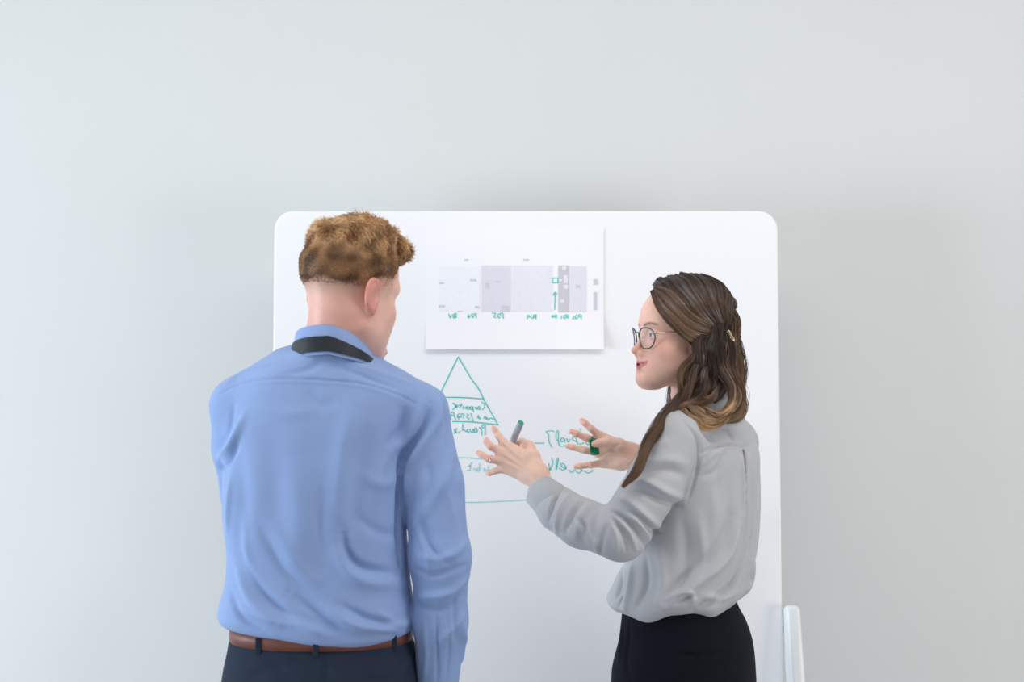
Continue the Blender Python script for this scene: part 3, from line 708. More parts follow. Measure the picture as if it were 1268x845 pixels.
# ginger hair: clipped sides, curly top swept into a quiff
cn1, cn2 = Noise(21, 150, 14), Noise(22, 330, 14)
def thick_m(q):
    z, y = q[:, 2], q[:, 1]; z0 = z; z = z+.026*sstep(.03, -.04, y)*(1-sstep(.05, .07, z))
    t = -.007+.0115*sstep(.0, .05, z)+.005*sstep(.05, .09, z)+.018*sstep(.07, .118, z)*np.exp(-((y+.002)/.06)**2)+.008*sstep(.0, .085, y)*sstep(.055, .10, z)
    face = sstep(.050, .066, y-.5*np.clip(z-.05, -.1, .03))*(1-sstep(.055, .068, z))
    return t-.02*face
def hair_m(p):
    q = hm.loc(p); d = hm.base(q)-thick_m(q)
    qf = ell(q, (0, .082, .092), (.046, .036, .0185)); d = smin(d, qf, .022)
    return d-(cn1(q)*.0020+cn2(q)*.0012)*sstep(.05, .085, q[:, 2])
GV, GF = poly(hair_m, P(330, 400, 2.50)*[1, 0, 1]+[0, 2.49, 0], P(520, 245, 2.84)*[1, 0, 1]+[0, 2.84, 0], .0019)
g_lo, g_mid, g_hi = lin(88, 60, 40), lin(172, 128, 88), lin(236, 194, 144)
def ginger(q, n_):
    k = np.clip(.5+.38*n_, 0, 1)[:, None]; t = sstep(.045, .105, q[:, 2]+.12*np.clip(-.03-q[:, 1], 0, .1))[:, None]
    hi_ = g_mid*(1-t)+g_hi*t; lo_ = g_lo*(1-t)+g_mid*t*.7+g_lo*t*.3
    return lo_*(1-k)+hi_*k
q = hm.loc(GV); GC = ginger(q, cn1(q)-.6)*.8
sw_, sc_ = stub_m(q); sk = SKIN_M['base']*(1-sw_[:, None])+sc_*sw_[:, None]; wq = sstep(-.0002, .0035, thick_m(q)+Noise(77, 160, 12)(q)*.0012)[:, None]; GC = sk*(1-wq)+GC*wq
N = vnormals(GV, GF); ok = np.nonzero((q[:, 2] > -.01) & (hm.local(q)*hm.s > .0006))[0]
ix = rng.choice(ok, 12000)
# clipped stubble below the longer hair
qh = hm.loc(HV); pr = sstep(-.03, .04, qh[:, 2]+.026*sstep(.03, -.04, qh[:, 1]))**1.5*(1-sstep(.03, .052, qh[:, 1]-.8*np.clip(qh[:, 2]-.03, 0, .04)))*(np.abs(qh[:, 0]) < .0765)*(qh[:, 2] < .06)
HN = vnormals(HV, HF); sx_ = rng.choice(len(HV), 14000, p=pr/pr.sum())
root = np.vstack([GV[ix], HV[sx_]]); nr_ = np.vstack([N[ix], HN[sx_]]); ql = hm.loc(root); n1 = len(ix); nt_ = len(root)
ln = (.004+.014*sstep(.055, .115, ql[:, 2])+.004*sstep(.03, .09, ql[:, 1])*sstep(.05, .08, ql[:, 2]))*rng.uniform(.6, 1.3, nt_)
ln[n1:] = .0012+.003*sstep(-.03, .045, ql[n1:, 2])
fw = hm.M[1]; up = hm.M[2]
K_ = 6; pl = np.zeros((nt_, K_, 3)); pl[:, 0] = root-nr_*.0015
sw = rng.normal(size=(nt_, 3))*.30; cw = np.stack([Noise(30+i, 75, 10)(ql) for i in range(3)], 1)*.6
top = sstep(.05, .09, ql[:, 2])[:, None]
d0 = nr_*.75+fw*.6*top+up*(.25*top-.8*(1-top))+cw*(.25+.75*top)+sw*.6; d0 /= np.linalg.norm(d0, axis=1, keepdims=True)
curl = np.cross(d0, cw+sw*.5); curl /= np.linalg.norm(curl, axis=1, keepdims=True)+1e-9
bend = rng.uniform(.25, .6, (nt_, 1))*top
for k in range(1, K_):
    d = d0*np.cos(k*bend)+curl*np.sin(k*bend); pl[:, k] = pl[:, k-1]+d*(ln/(K_-1))[:, None]
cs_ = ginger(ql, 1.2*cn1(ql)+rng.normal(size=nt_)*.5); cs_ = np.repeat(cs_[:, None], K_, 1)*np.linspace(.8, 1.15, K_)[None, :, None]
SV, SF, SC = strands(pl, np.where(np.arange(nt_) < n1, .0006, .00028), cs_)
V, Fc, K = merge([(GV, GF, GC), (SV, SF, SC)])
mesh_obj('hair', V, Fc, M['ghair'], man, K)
for sx in (-1, 1): mesh_obj('shoe', *shoe(mcx+sx*.105, MY-.02, math.pi/2-sx*.15), M['shoe'], man)

# ------------------------------------------------------------------ the woman in the grey blouse
WYc = 3.05; SW = F/WYc
def wz(py): return CZ-(py-CY)/F*np.interp(py, [660, 742], [WYc, 2.935])
def wx(px): return (px-CX)/SW
woman = empty('person', (wx(848), WYc, 0), 'person with glasses and long brown hair in grey blouse, gesturing with both hands', 'person')
tb = math.radians(28); fb = np.array([-math.cos(tb), math.sin(tb)]); rb = (fb[1], -fb[0])
rows = []
for py, c, a, bb, bf in ((493, 874, .05, .045, .045), (503, 872, .075, .06, .05), (515, 870, .11, .075, .065), (530, 869, .145, .088, .078), (550, 869, .160, .108, .092), (590, 869, .164, .116, .115), (640, 867, .162, .121, .125), (690, 860, .162, .127, .130), (725, 848, .163, .135, .145), (742, 842, .163, .140, .15), (752, 842, .160, .132, .142), (760, 843, .150, .118, .128), (768, 845, .13, .10, .10)):
    rows.append((wz(py), wx(c), WYc, a, bb, bf))
wtor = Loft(rows, rb, 2.2)
uL = [P(836, 543, 2.905), P(812, 596, 2.88), P(770, 661, 2.865)]; ruL = [.056, .057, .054]
fL = [P(768, 663, 2.865), P(720, 648, 2.92), P(692, 631, 2.955), P(672, 612, 2.98)]; rfL = [.054, .046, .0415, .033]
shR = P(908, 549, 3.185)
uR = [shR, P(888, 612, 3.23), P(862, 658, 3.24)]; fR = [P(862, 658, 3.24), P(840, 605, 3.19), P(812, 574, 3.135)]
def blouse(p):
    q = p.copy(); q[:, 2] += (.007*np.sin((p[:, 0]-wx(781))*47)+.002*np.sin(p[:, 0]*95))*sstep(1.10, 1.03, p[:, 2])+.022*np.clip(((p[:, 0]-wx(846))*fb[0]+(p[:, 1]-WYc)*fb[1])/.13, -.2, 1)*sstep(1.12, 1.04, p[:, 2])
    d = wtor(q)
    d = smin(d, smin(cap(p, P(866, 508, 3.0), uL[0]+[0, 0, .004], .035, .048), cap(p, P(885, 508, 3.09), shR, .035, .048), .02), .035)
    d = smin(d, cap(p, uL[0], uL[1], ruL[0], ruL[1]), .016)
    d = smin(d, cap(p, uL[1], uL[2], ruL[1], ruL[2]), .006)
    d = smin(d, chain(p, fL, rfL, .02), .012)
    d = smin(d, chain(p, uR, [.054, .052, .048], .02), .012)
    return smin(d, chain(p, fR, [.048, .042, .032], .02), .012)
def ray_hit(f, px, py, y0=2.7):
    d = P(px, py, 1)-CAM; t = y0
    for _ in range(60):
        s_ = float(f((CAM+d*t)[None].astype(np.float32))[0])
        if abs(s_) < .0003: break
        t += s_*.7
    return CAM+d*t
pl0, pl1, pl2 = ray_hit(blouse, 922, 561), ray_hit(blouse, 924.5, 582), ray_hit(blouse, 926.5, 622); inn = np.array([-.006, .004, 0])
def blouse_cut(p):
    d = blouse(p)
    for o_ in (0, 1, 2): d = smax(d, -chain(p, [pl0+inn*o_*1.5, pl1+inn*o_*1.5, pl2+inn*o_], [.0080, .0056, .0012], .002), .002)
    return d
V, Fq = poly(blouse_cut, (wx(640), 2.74, wz(780)), (wx(955), 3.36, wz(480)), .0028)
bz1, bz2 = Noise(43, 26, 16, (1, 1, .6)), Noise(45, 70, 16, (1, 1, .7))
N = vnormals(V, Fq); V = V+N*(bz1(V)*.0016+bz2(V)*.0006)[:, None]
V = folds(V, Fq, [(a, b, c*1.4) for a, b, c in [
    ([(864, 562), (885, 553), (905, 550), (918, 552), (934, 545)], .0032, -.0044), ([(866, 566), (886, 557), (906, 554), (918, 556)], .003, .002),
    ([(846, 522), (858, 536), (864, 552), (864, 575), (858, 600), (850, 622)], .003, -.004), ([(852, 524), (866, 540), (870, 560), (866, 585)], .006, .003),
    ([(919, 562), (919, 585), (920, 620), (918, 660)], .005, .005), ([(929, 562), (931, 590), (932, 625)], .006, .004),
    ([(925, 600), (925, 650), (918, 700), (905, 735)], .010, -.006),
    ([(850, 575), (830, 570), (808, 572), (797, 578)], .010, .005), ([(850, 590), (828, 582), (806, 584), (792, 592)], .008, -.006),
    ([(848, 618), (826, 610), (800, 596), (784, 596)], .008, .008), ([(842, 628), (815, 620), (795, 610), (778, 612)], .006, -.008),
    ([(820, 655), (800, 640), (780, 622), (768, 616)], .008, .007), ([(822, 660), (806, 656), (790, 640), (772, 632)], .006, -.007),
    ([(800, 678), (786, 656), (770, 640), (756, 634)], .005, -.010), ([(806, 670), (792, 648), (776, 634)], .006, .006),
    ([(775, 682), (772, 662), (762, 646), (754, 638)], .004, -.007), ([(788, 682), (778, 658), (764, 642)], .005, .006), ([(762, 686), (764, 666), (757, 648)], .005, .005),
    ([(744, 686), (746, 664), (752, 646)], .006, -.005),
    ([(722, 618), (708, 636), (700, 660)], .006, -.010), ([(734, 624), (720, 640), (712, 668)], .008, .006), ([(704, 612), (694, 634), (688, 664)], .007, .008), ([(694, 606), (684, 626), (680, 646)], .004, -.006),
    ([(870, 580), (880, 565), (895, 558)], .006, .004), ([(868, 590), (884, 585), (896, 566), (900, 556)], .006, -.004), ([(900, 570), (890, 590), (888, 620)], .008, -.003),
    ([(862, 522), (874, 538), (888, 550)], .006, -.004), ([(880, 528), (898, 530), (908, 548)], .006, -.003),
    ([(845, 640), (850, 690), (840, 740)], .014, -.006), ([(815, 680), (822, 720), (812, 755)], .010, .006), ([(800, 690), (800, 725), (788, 755)], .008, -.007),
    ([(918, 640), (900, 690), (860, 725), (825, 752)], .010, .009), ([(905, 640), (888, 680), (852, 712), (820, 735)], .012, -.008),
    ([(930, 670), (915, 715), (885, 745), (860, 756)], .010, -.009), ([(934, 690), (925, 730), (908, 752)], .009, .007),
    ([(825, 742), (842, 734), (856, 736), (858, 748)], .006, .008), ([(835, 748), (850, 740), (862, 738)], .004, -.006), ([(870, 738), (890, 742), (910, 735)], .008, .006),
    ([(770, 700), (768, 722), (764, 742)], .008, -.006), ([(782, 700), (780, 730), (772, 756)], .008, .007), ([(766, 752), (768, 744), (772, 738)], .004, -.005),
    ([(830, 545), (818, 550), (806, 560)], .010, .004),
    ([(884, 600), (886, 650), (876, 700)], .014, .004), ([(900, 590), (904, 640), (898, 690)], .012, -.004), ([(866, 640), (870, 690), (856, 725)], .010, .005),
    ([(730, 660), (738, 676), (742, 690)], .006, .004), ([(712, 640), (722, 652), (724, 670)], .006, -.004), ([(740, 632), (734, 652), (736, 674)], .005, -.004), ([(932, 640), (930, 680), (922, 720)], .007, -.004)]])
blo = mesh_obj('blouse', V, Fq, M['grey'], woman)
# rolled cuff of the near sleeve
def cuff_mesh(a, b, r0, r1, th=.0035, seg=48):
    a, b = np.asarray(a), np.asarray(b); ax = norm(b-a); e1 = norm(np.cross(ax, [0, 1, .2])); e2 = np.cross(ax, e1)
    prof = [(0, r0), (.03, r0+th*.8), (.5, (r0+r1)/2+th*1.3), (.96, r1+th), (1.0, r1+th*.2), (.98, r1-.002), (.8, r1-.006)]
    th_ = np.linspace(0, 2*np.pi, seg, endpoint=False); wob = 1+.03*np.sin(3*th_+1)
    V = np.array([a+(b-a)*t+(math.cos(x)*e1+math.sin(x)*e2)*r*wob[i] for t, r in prof for i, x in enumerate(th_)])
    n = len(prof); i = np.arange(n-1)[:, None]*seg; j = np.arange(seg)[None]; j2 = (j+1) % seg
    return V, np.stack([i+j, i+j2, i+seg+j2, i+seg+j], -1).reshape(-1, 4)
mesh_obj('cuff', *cuff_mesh(P(693, 628, 2.955), P(665.5, 605.5, 2.985), .0385, .0325), M['grey'], woman)
mesh_obj('cuff', *cuff_mesh(P(822, 584, 3.155), P(806, 570, 3.125), .034, .031), M['grey'], woman)
# collar under the hair
wc = np.array([wx(874), WYc-.01])
def wcol(t, f):
    c, s_ = math.cos(t), math.sin(t); a = .052+.016*f; fr = (1+s_)/2
    top = 1.498-.035*fr**1.3; bot = 1.455-.035*fr**1.3
    o = np.array(rb)*c+fb*s_
    return np.array([wc[0]+a*o[0], wc[1]+a*o[1], top*(1-f)+bot*f]), np.array([o[0], o[1], .25])
V, Fq = band(lambda t: wcol(t, 1), lambda t: wcol(t, 0), .003, 72)
o = mesh_obj('collar', V, Fq, M['grey'], woman)
# trousers
tw = []
for py, c, a, bb, bf in ((748, 845, .130, .106, .115), (765, 845, .138, .114, .122), (782, 845, .148, .130, .124), (800, 845, .158, .141, .126), (845, 845, .174, .150, .142), (885, 846, .176, .147, .14), (930, 846, .165, .12, .11)):
    tw.append((wz(py), wx(c), WYc, a, bb, bf))
twl = Loft(tw, rb, 2.2); wcx = wx(846)
def trous_w(p):
    d = twl(p)
    for sx in (-1, 1):
        cxy = np.array([wcx, WYc])+np.array(rb)*sx*.085
        d = smin(d, chain(p, [(*cxy, .80), (*(cxy+fb*.015), .48), (*cxy, .06)], [.088, .06, .05]), .02)
    return d
V, Fq = poly(trous_w, (wcx-.24, WYc-.24, .02), (wcx+.24, WYc+.24, wz(752)), .005)
V = folds(V, Fq, [([(838, 811), (870, 812), (899, 808)], .004, -.006), ([(838, 815), (870, 816), (899, 812)], .0035, .003), ([(780, 770), (778, 795), (775, 820), (782, 845)], .006, -.006), ([(770, 775), (770, 800), (766, 820)], .007, .006)])
mesh_obj('trousers', V, Fq, M['black'], woman)
for sx in (-1, 1):
    cxy = np.array([wcx, WYc])+np.array(rb)*sx*.085
    mesh_obj('shoe', *shoe(cxy[0], cxy[1], math.atan2(fb[1], fb[0])-sx*.12, .24), M['shoe'], woman)

hw = Head(P(842, 414, 3.0), math.pi+math.radians(17), math.radians(1), 0, 1.0, False)
wn_ = [P(853, 440, 3.02), P(862, 500, 3.035), P(870, 540, 3.05)]
def head_w(p):
    d = hw.local(hw.loc(p))*hw.s
    return smin(d, chain(p, wn_, [.046, .048, .056], .02), .022)
lo = P(770, 545, 3.0); hi = P(915, 345, 3.0)
WV, WF = poly(head_w, (lo[0], 2.89, lo[2]), (hi[0], 3.14, hi[2]), .0017)
WC = hw.colors(WV, SKIN_W)
# near hand (back of the hand to the camera, marker between thumb and fingers)
def h1(px, py, dy): return P(px, py, 3.0+dy)
palm_w = h1(668, 596, -.012)
nh = [([h1(692, 630, -.045), h1(676, 606, -.018), h1(663, 588, -.004)], [.026, .0245, .022], .01)]
kn = [(624, 549.5, .012), (620.5, 560, .006), (619.5, 570.5, .004), (624, 580.5, .01)]
for (a, b, c), w2 in zip(kn, ((652, 566), (650, 574), (649, 582), (650, 590))):
    nh.append(([h1(664, 588, 0), h1(*w2, .002), h1(a, b, c)], [.021, .0135, .0098], .014))
nh += [([h1(624, 549.5, .012), h1(617.5, 540, .018), h1(613, 533, .022), h1(611.2, 530.3, .025)], [.0098, .0078, .0068, .0058], .006),
       ([h1(620.5, 560, .006), h1(608, 553.5, .0), h1(602.5, 547, .010), h1(602, 544.5, .016)], [.0098, .0082, .0074, .0062], .006),
       ([h1(619.5, 570.5, .004), h1(605.5, 569, -.004), h1(596.5, 563.5, .004), h1(592, 560.5, .010)], [.0096, .008, .007, .006], .006),
       ([h1(624, 580.5, .01), h1(613, 583.5, .006), h1(606.5, 586, .010), h1(603.5, 586.5, .014)], [.009, .0072, .0064, .0054], .006),
       ([h1(663, 586, .004), h1(660, 566, .018), h1(655, 553, .032), h1(646, 548.5, .050), h1(637, 552, .056)], [.02, .0155, .0125, .0105, .0085], .012)]
for k_ in range(5, 9): nh[k_] = (nh[k_][0], [nh[k_][1][0]*.95]+[r*.9 for r in nh[k_][1][1:]], nh[k_][2])
f, lo, hi = hand_sdf(nh); V1, F1 = poly(f, lo, hi, .0012)
V1 = folds(V1, F1, [([(621, 561), (632, 568), (646, 577)], .003, .0013), ([(620, 571), (632, 576), (646, 583)], .003, .0013), ([(625, 550), (636, 560), (648, 570)], .003, .0013), ([(623, 566), (632, 572), (640, 577)], .003, -.001), ([(624, 555), (634, 564), (642, 570)], .003, -.001), ([(606, 551), (608, 554), (608, 558)], .0015, -.0008), ([(606, 565), (605, 569), (607, 573)], .0015, -.0008)])
C1 = hand_colors(V1, [h1(611, 530, .025), h1(602, 544.5, .014), h1(592, 560.5, .01), h1(603, 586.5, .014), h1(606, 553, -.002), h1(604, 569, -.006)], HAND_W)
# far hand (palm to the camera)
YF = 3.10
def h2(px, py, dy): return P(px, py, YF+dy)
fh = [([h2(815, 577, .03), h2(795, 566, .01), h2(778, 564, .0)], [.026, .0235, .022], .01)]
for (a, b, c), w2 in zip(((743, 540, .008), (741, 549, .010), (741, 561, .010), (748, 574, .006)), ((766, 552), (765, 558), (765, 566), (768, 575))):
    fh.append(([h2(783, 565, .0), h2(*w2, .006), h2(a, b, c)], [.020, .0145, .0100], .014))
fh += [([h2(743, 540, .008), h2(731.5, 530.5, -.004), h2(724, 524, -.006), h2(720.5, 521, -.004)], [.0098, .0084, .0076, .0064], .006),
       ([h2(741, 549, .010), h2(726, 542.5, .0), h2(713, 537, -.004), h2(707.5, 534.5, -.004)], [.0098, .0086, .0078, .0066], .006),
       ([h2(741, 561, .010), h2(723, 557.5, .0), h2(708.5, 554, -.002), h2(703, 552.8, -.001)], [.0096, .0082, .0073, .006], .006),
       ([h2(748, 574, .006), h2(731, 576, .0), h2(718, 577.5, -.004), h2(712.5, 578, -.004)], [.0094, .0076, .0067, .0058], .006),
       ([h2(781, 560, -.004), h2(766, 551, -.018), h2(752, 547, -.030), h2(742, 549, -.034), h2(736.5, 550, -.034)], [.018, .0145, .0105, .0088, .0074], .010)]
for k_ in range(5, 9): fh[k_] = (fh[k_][0], [fh[k_][1][0]*.95]+[r*.9 for r in fh[k_][1][1:]], fh[k_][2])
f, lo, hi = hand_sdf(fh); V2, F2 = poly(f, lo, hi, .0012)
V2 = folds(V2, F2, [([(757, 558), (763, 553), (768, 549)], .0022, -.0022), ([(752, 566), (763, 564), (778, 570)], .0025, -.002), ([(744, 566), (750, 562), (756, 560)], .002, -.0015), ([(770, 572), (762, 577), (752, 578)], .006, .002), ([(728, 573), (729, 576), (728, 580)], .0015, -.0008), ([(718, 536), (716, 539), (715, 543)], .0015, -.0008)])
C2 = hand_colors(V2, [h2(720, 521, -.004), h2(708, 535, -.004), h2(703, 553, 0), h2(713, 578, -.004), h2(737, 550, -.03), h2(717, 539, -.004), h2(775, 560, -.02)], HAND_W)
V3, F3 = poly(lambda p: smin(np.minimum(blouse(p), trous_w(p))+.024, chain(p, [wn_[1], wn_[2]], [.046, .05]), .02), (wcx-.38, 2.75, .03), (wcx+.28, 3.36, 1.46), .009); C3 = flat_tone(V3, SKIN_W)
V, Fc, K = merge([(WV, WF, WC), (V1, F1, C1), (V2, F2, C2), (V3, F3, C3)])
mesh_obj('body', V, Fc, M['skin'], woman, K)
# ring on the ring finger
rc = h1(607.5, 569.2, -.003); rd = norm(h1(596.5, 563.5, .004)-h1(619.5, 570.5, .004)); e1 = norm(np.cross(rd, [0, 0, 1])); e2 = np.cross(rd, e1)
mesh_obj('finger_ring', *tube([rc+(math.cos(t)*e1+math.sin(t)*e2)*.0093 for t in np.linspace(0, 2*np.pi, 32, endpoint=False)], .0011, 8, True, ref=rd), M['silver'], woman)

# glasses
gl = []
def lens_outline(cx_, sgn, n=40):
    out = []
    for t in np.linspace(0, 2*np.pi, n, endpoint=False):
        c, s_ = math.cos(t), math.sin(t); e = .75
        x = math.copysign(abs(c)**e, c)*.0245; z = math.copysign(abs(s_)**.85, s_)*.0215
        x *= 1-.16*(z < 0)*(-z/.0215)
        xx = cx_+x; y = .0945-.05*(max(abs(xx)-.012, 0)/.05)**2*.35+z*.12
        out.append((xx, y, -.0105+z+.0015*sgn*x/.024))
    return np.array(out)
frame_parts = []; lenses = []
for sgn in (-1, 1):
    ol = lens_outline(sgn*.0325, sgn); W_ = hw.wld(ol); frame_parts.append(tube(W_, .0015, 8, True, ref=hw.M[1]))
    c_ = W_.mean(0); nrm = hw.M[1]; n = len(W_)
    V = np.vstack([W_-nrm*.0004, W_+nrm*.0004, [c_+nrm*.0006], [c_+nrm*.0014]])
    i = np.arange(n); i2 = (i+1) % n
    lenses.append((V, [np.stack([i2, i, np.full(n, 2*n)], 1), np.stack([i+n, i2+n, np.full(n, 2*n+1)], 1), np.stack([i, i2, i2+n, i+n], 1)]))
frame_parts.append(tube(hw.wld(catmull([(-.0105, .095, -.002), (-.005, .0985, .002), (.005, .0985, .002), (.0105, .095, -.002)], 12)), .0011, 8, ref=(0, 0, 1)))
V, Fc, _ = merge(frame_parts); gframe = mesh_obj('glasses', V, Fc, M['frame'], woman); gframe['label'] = 'smoky thin-rimmed glasses'
for V, Fl in lenses: sub(mesh_obj('lens', V, Fl, M['lens'], woman), gframe)
for sgn in (-1, 1):
    V, Fq = tube(hw.wld(catmull([(sgn*.0565, .0835, .001), (sgn*.067, .074, .002), (sgn*.074, .04, .003), (sgn*.0775, .0, .0), (sgn*.078, -.015, -.012)], 24)), .0013, 8, flat=1.0); sub(mesh_obj('temple_arm', V, Fq, M['gold'], woman), gframe)

# long wavy hair
h_d, h_m, h_b, h_g = lin(50, 38, 32), lin(90, 70, 57), lin(132, 102, 77), lin(196, 160, 118)
def thick_w(q):
    z, y = q[:, 2], q[:, 1]; ax = np.abs(q[:, 0])
    edge = y-(.062-.024*sstep(-.005, .03, q[:, 0])-.55*np.clip(.080-z, 0, .2))          # hairline runs back and down to the ear
    t = .011-.03*sstep(-.004, .008, edge)
    return t-.03*sstep(-.045, -.065, z)
def capw(p):
    q = hw.loc(p); return hw.base(q)-thick_w(q)
CV, CF = poly(capw, P(785, 480, 3.0)*[1, 0, 1]+[0, 2.89, 0], P(925, 340, 3.0)*[1, 0, 1]+[0, 3.12, 0], .0025)
CCc = np.tile(h_d*1.1, (len(CV), 1))
hair_parts = [(CV, CF, CCc)]
def grad_proj(q, off, it=6):
    q = np.array(q, float)
    for _ in range(it):
        d = hw.base(q)-off; g_ = np.stack([(hw.base(q+np.eye(3)[i]*.001)-hw.base(q-np.eye(3)[i]*.001))/.002 for i in range(3)], 1)
        q = q-g_*(d/(np.maximum((g_*g_).sum(1), .1)))[:, None]
    return q
def bundle(guide, rad, flat, count, c0, c1, c2, wave=.0015, core=True, K=26, jit=.35, rs=.00042, seed=None):
    """strands following a guide curve; colour runs c0 (root) c1 (middle) c2 (tip)"""
    G_ = catmull(guide, K); t = np.linspace(0, 1, K)
    rad = np.interp(t, np.linspace(0, 1, len(rad)), rad)
    T = np.gradient(G_, axis=0); T /= np.linalg.norm(T, axis=1, keepdims=True)
    view = norm([0, -1, .1]); e1 = np.cross(T, view); e1 /= np.linalg.norm(e1, axis=1, keepdims=True)+1e-9; e2 = np.cross(e1, T)
    tint = lambda b: (c0*(1-b)+c1*b)
    ramp = np.where(t[:, None] < .5, c0+(c1-c0)*(t[:, None]*2), c1+(c2-c1)*(t[:, None]*2-1))
    if core:
        a = np.linspace(0, 2*np.pi, 10, endpoint=False)
        V = G_[:, None]+(rad*.8)[:, None, None]*(np.cos(a)[None, :, None]*e1[:, None]+flat*np.sin(a)[None, :, None]*e2[:, None])
        i = np.arange(K-1)[:, None]*10; j = np.arange(10)[None]; j2 = (j+1) % 10
        hair_parts.append((V.reshape(-1, 3), np.stack([i+j, i+j2, i+10+j2, i+10+j], -1).reshape(-1, 4), np.repeat(ramp*.6, 10, 0)))
    nc_ = max(5, count//16); cid = rng.integers(0, nc_, count)
    an = rng.uniform(0, 2*np.pi, nc_); rr = np.sqrt(rng.uniform(.2, 1, nc_)); cu = (np.cos(an)*rr)[cid]; cv = (np.sin(an)*rr)[cid]
    u = cu+rng.normal(size=count)*.13; v = cv+rng.normal(size=count)*.13
    ph = rng.uniform(0, 6.28, nc_)[cid][:, None]+rng.normal(size=(count, 1))*.3; fr = (rng.uniform(.9, 2.0, nc_)*2*np.pi)[cid][:, None]
    wv = wave*(1+.5*rng.normal(size=nc_))[cid][:, None]*np.sin(fr*t[None]+ph)*np.sin(np.pi*np.clip(t, .0, 1))[None]
    tw_ = (rng.normal(size=nc_)*jit)[cid][:, None]*t[None]+rng.normal(size=(count, 1))*.1*t[None]
    uu = (u[:, None]*np.cos(tw_)-v[:, None]*np.sin(tw_))*rad[None]+wv; vv = (u[:, None]*np.sin(tw_)+v[:, None]*np.cos(tw_))*rad[None]*flat+wv*.4
    pl = G_[None]+uu[..., None]*e1[None]+vv[..., None]*e2[None]
    fly = rng.random(count) < .05; pl[fly] += (np.cumsum(rng.normal(size=(fly.sum(), K, 3))*.0006, 1))*1.0
    br = np.exp(rng.normal(size=(count, 1, 1))*.2+(rng.normal(size=nc_)*.38)[cid][:, None, None]); cl = ramp[None]*br
    hair_parts.append(strands(pl, rs*rng.uniform(.7, 1.3, count), cl))
# scalp locks from the top combed back to the clip, both sides
clip_q = lambda s: np.array([s*.060, -.066, .006])
for s in (-1, 1):
    n_g = 17 if s < 0 else 10
    for i in range(n_g):
        f_ = i/(n_g-1)
        ang = math.radians(44+112*f_)      # along the crown from forehead to the back
        st = np.array([s*.004, -.012+.1*math.cos(ang), .035+.1*math.sin(ang)])
        en = clip_q(s)+np.array([-.004*s, 0, .012-.028*(1-f_)])
        if s > 0: st[1] -= .02*(1-f_)
        mid = (st*.5+en*.5)+np.array([s*.05, (.022 if s < 0 else -.012)*(1-f_), -.01*(1-f_)])
        L_ = grad_proj(catmull([st, mid, en], 14), .0125)
        bundle(hw.wld(L_), [.007, .0095, .009, .005], .35, 150 if s < 0 else 70, h_d*1.25, h_m*1.15, h_m, .0012, True, 22)
    # temple edge rolled back over the ear
    for k, (zz, yy) in enumerate(((.016, -.004), (.004, .0), (-.010, .0), (-.022, -.004))):
        bk = 0 if s < 0 else -.036
        L_ = grad_proj(catmull([(s*.020, .062+yy+bk, .084+zz*.4), (s*.048, .046+yy+bk, .054+zz), (s*.068, .018+yy, .020+zz), (s*.074, -.025, .008+zz*.7), clip_q(s)], 18), .0125+.0015*k)
        bundle(hw.wld(L_), [.005, .009, .010, .009, .006], .42, 200 if s < 0 else 80, h_m*.95, h_b*(.72+.07*k), h_m, .001, True, 24)
Yn = 2.905
def pg(lst, amp=0, ph=0):
    g_ = catmull(lst, 26); d = np.gradient(g_[:, :2], axis=0); L_ = np.concatenate([[0], np.cumsum(np.linalg.norm(np.diff(g_[:, :2], axis=0), axis=1))])
    n_ = np.stack([-d[:, 1], d[:, 0]], 1)/(np.linalg.norm(d, axis=1, keepdims=True)+1e-9); env = np.minimum(L_/25, 1)*np.minimum((L_[-1]-L_)/20+.3, 1)
    g_[:, :2] += n_*(amp*env*np.sin(L_*2*np.pi/58+ph))[:, None]; g_[:, 2] += .0012*amp*env*np.cos(L_*2*np.pi/58+ph)
    return [P(a, b, Yn+c) for a, b, c in g_]
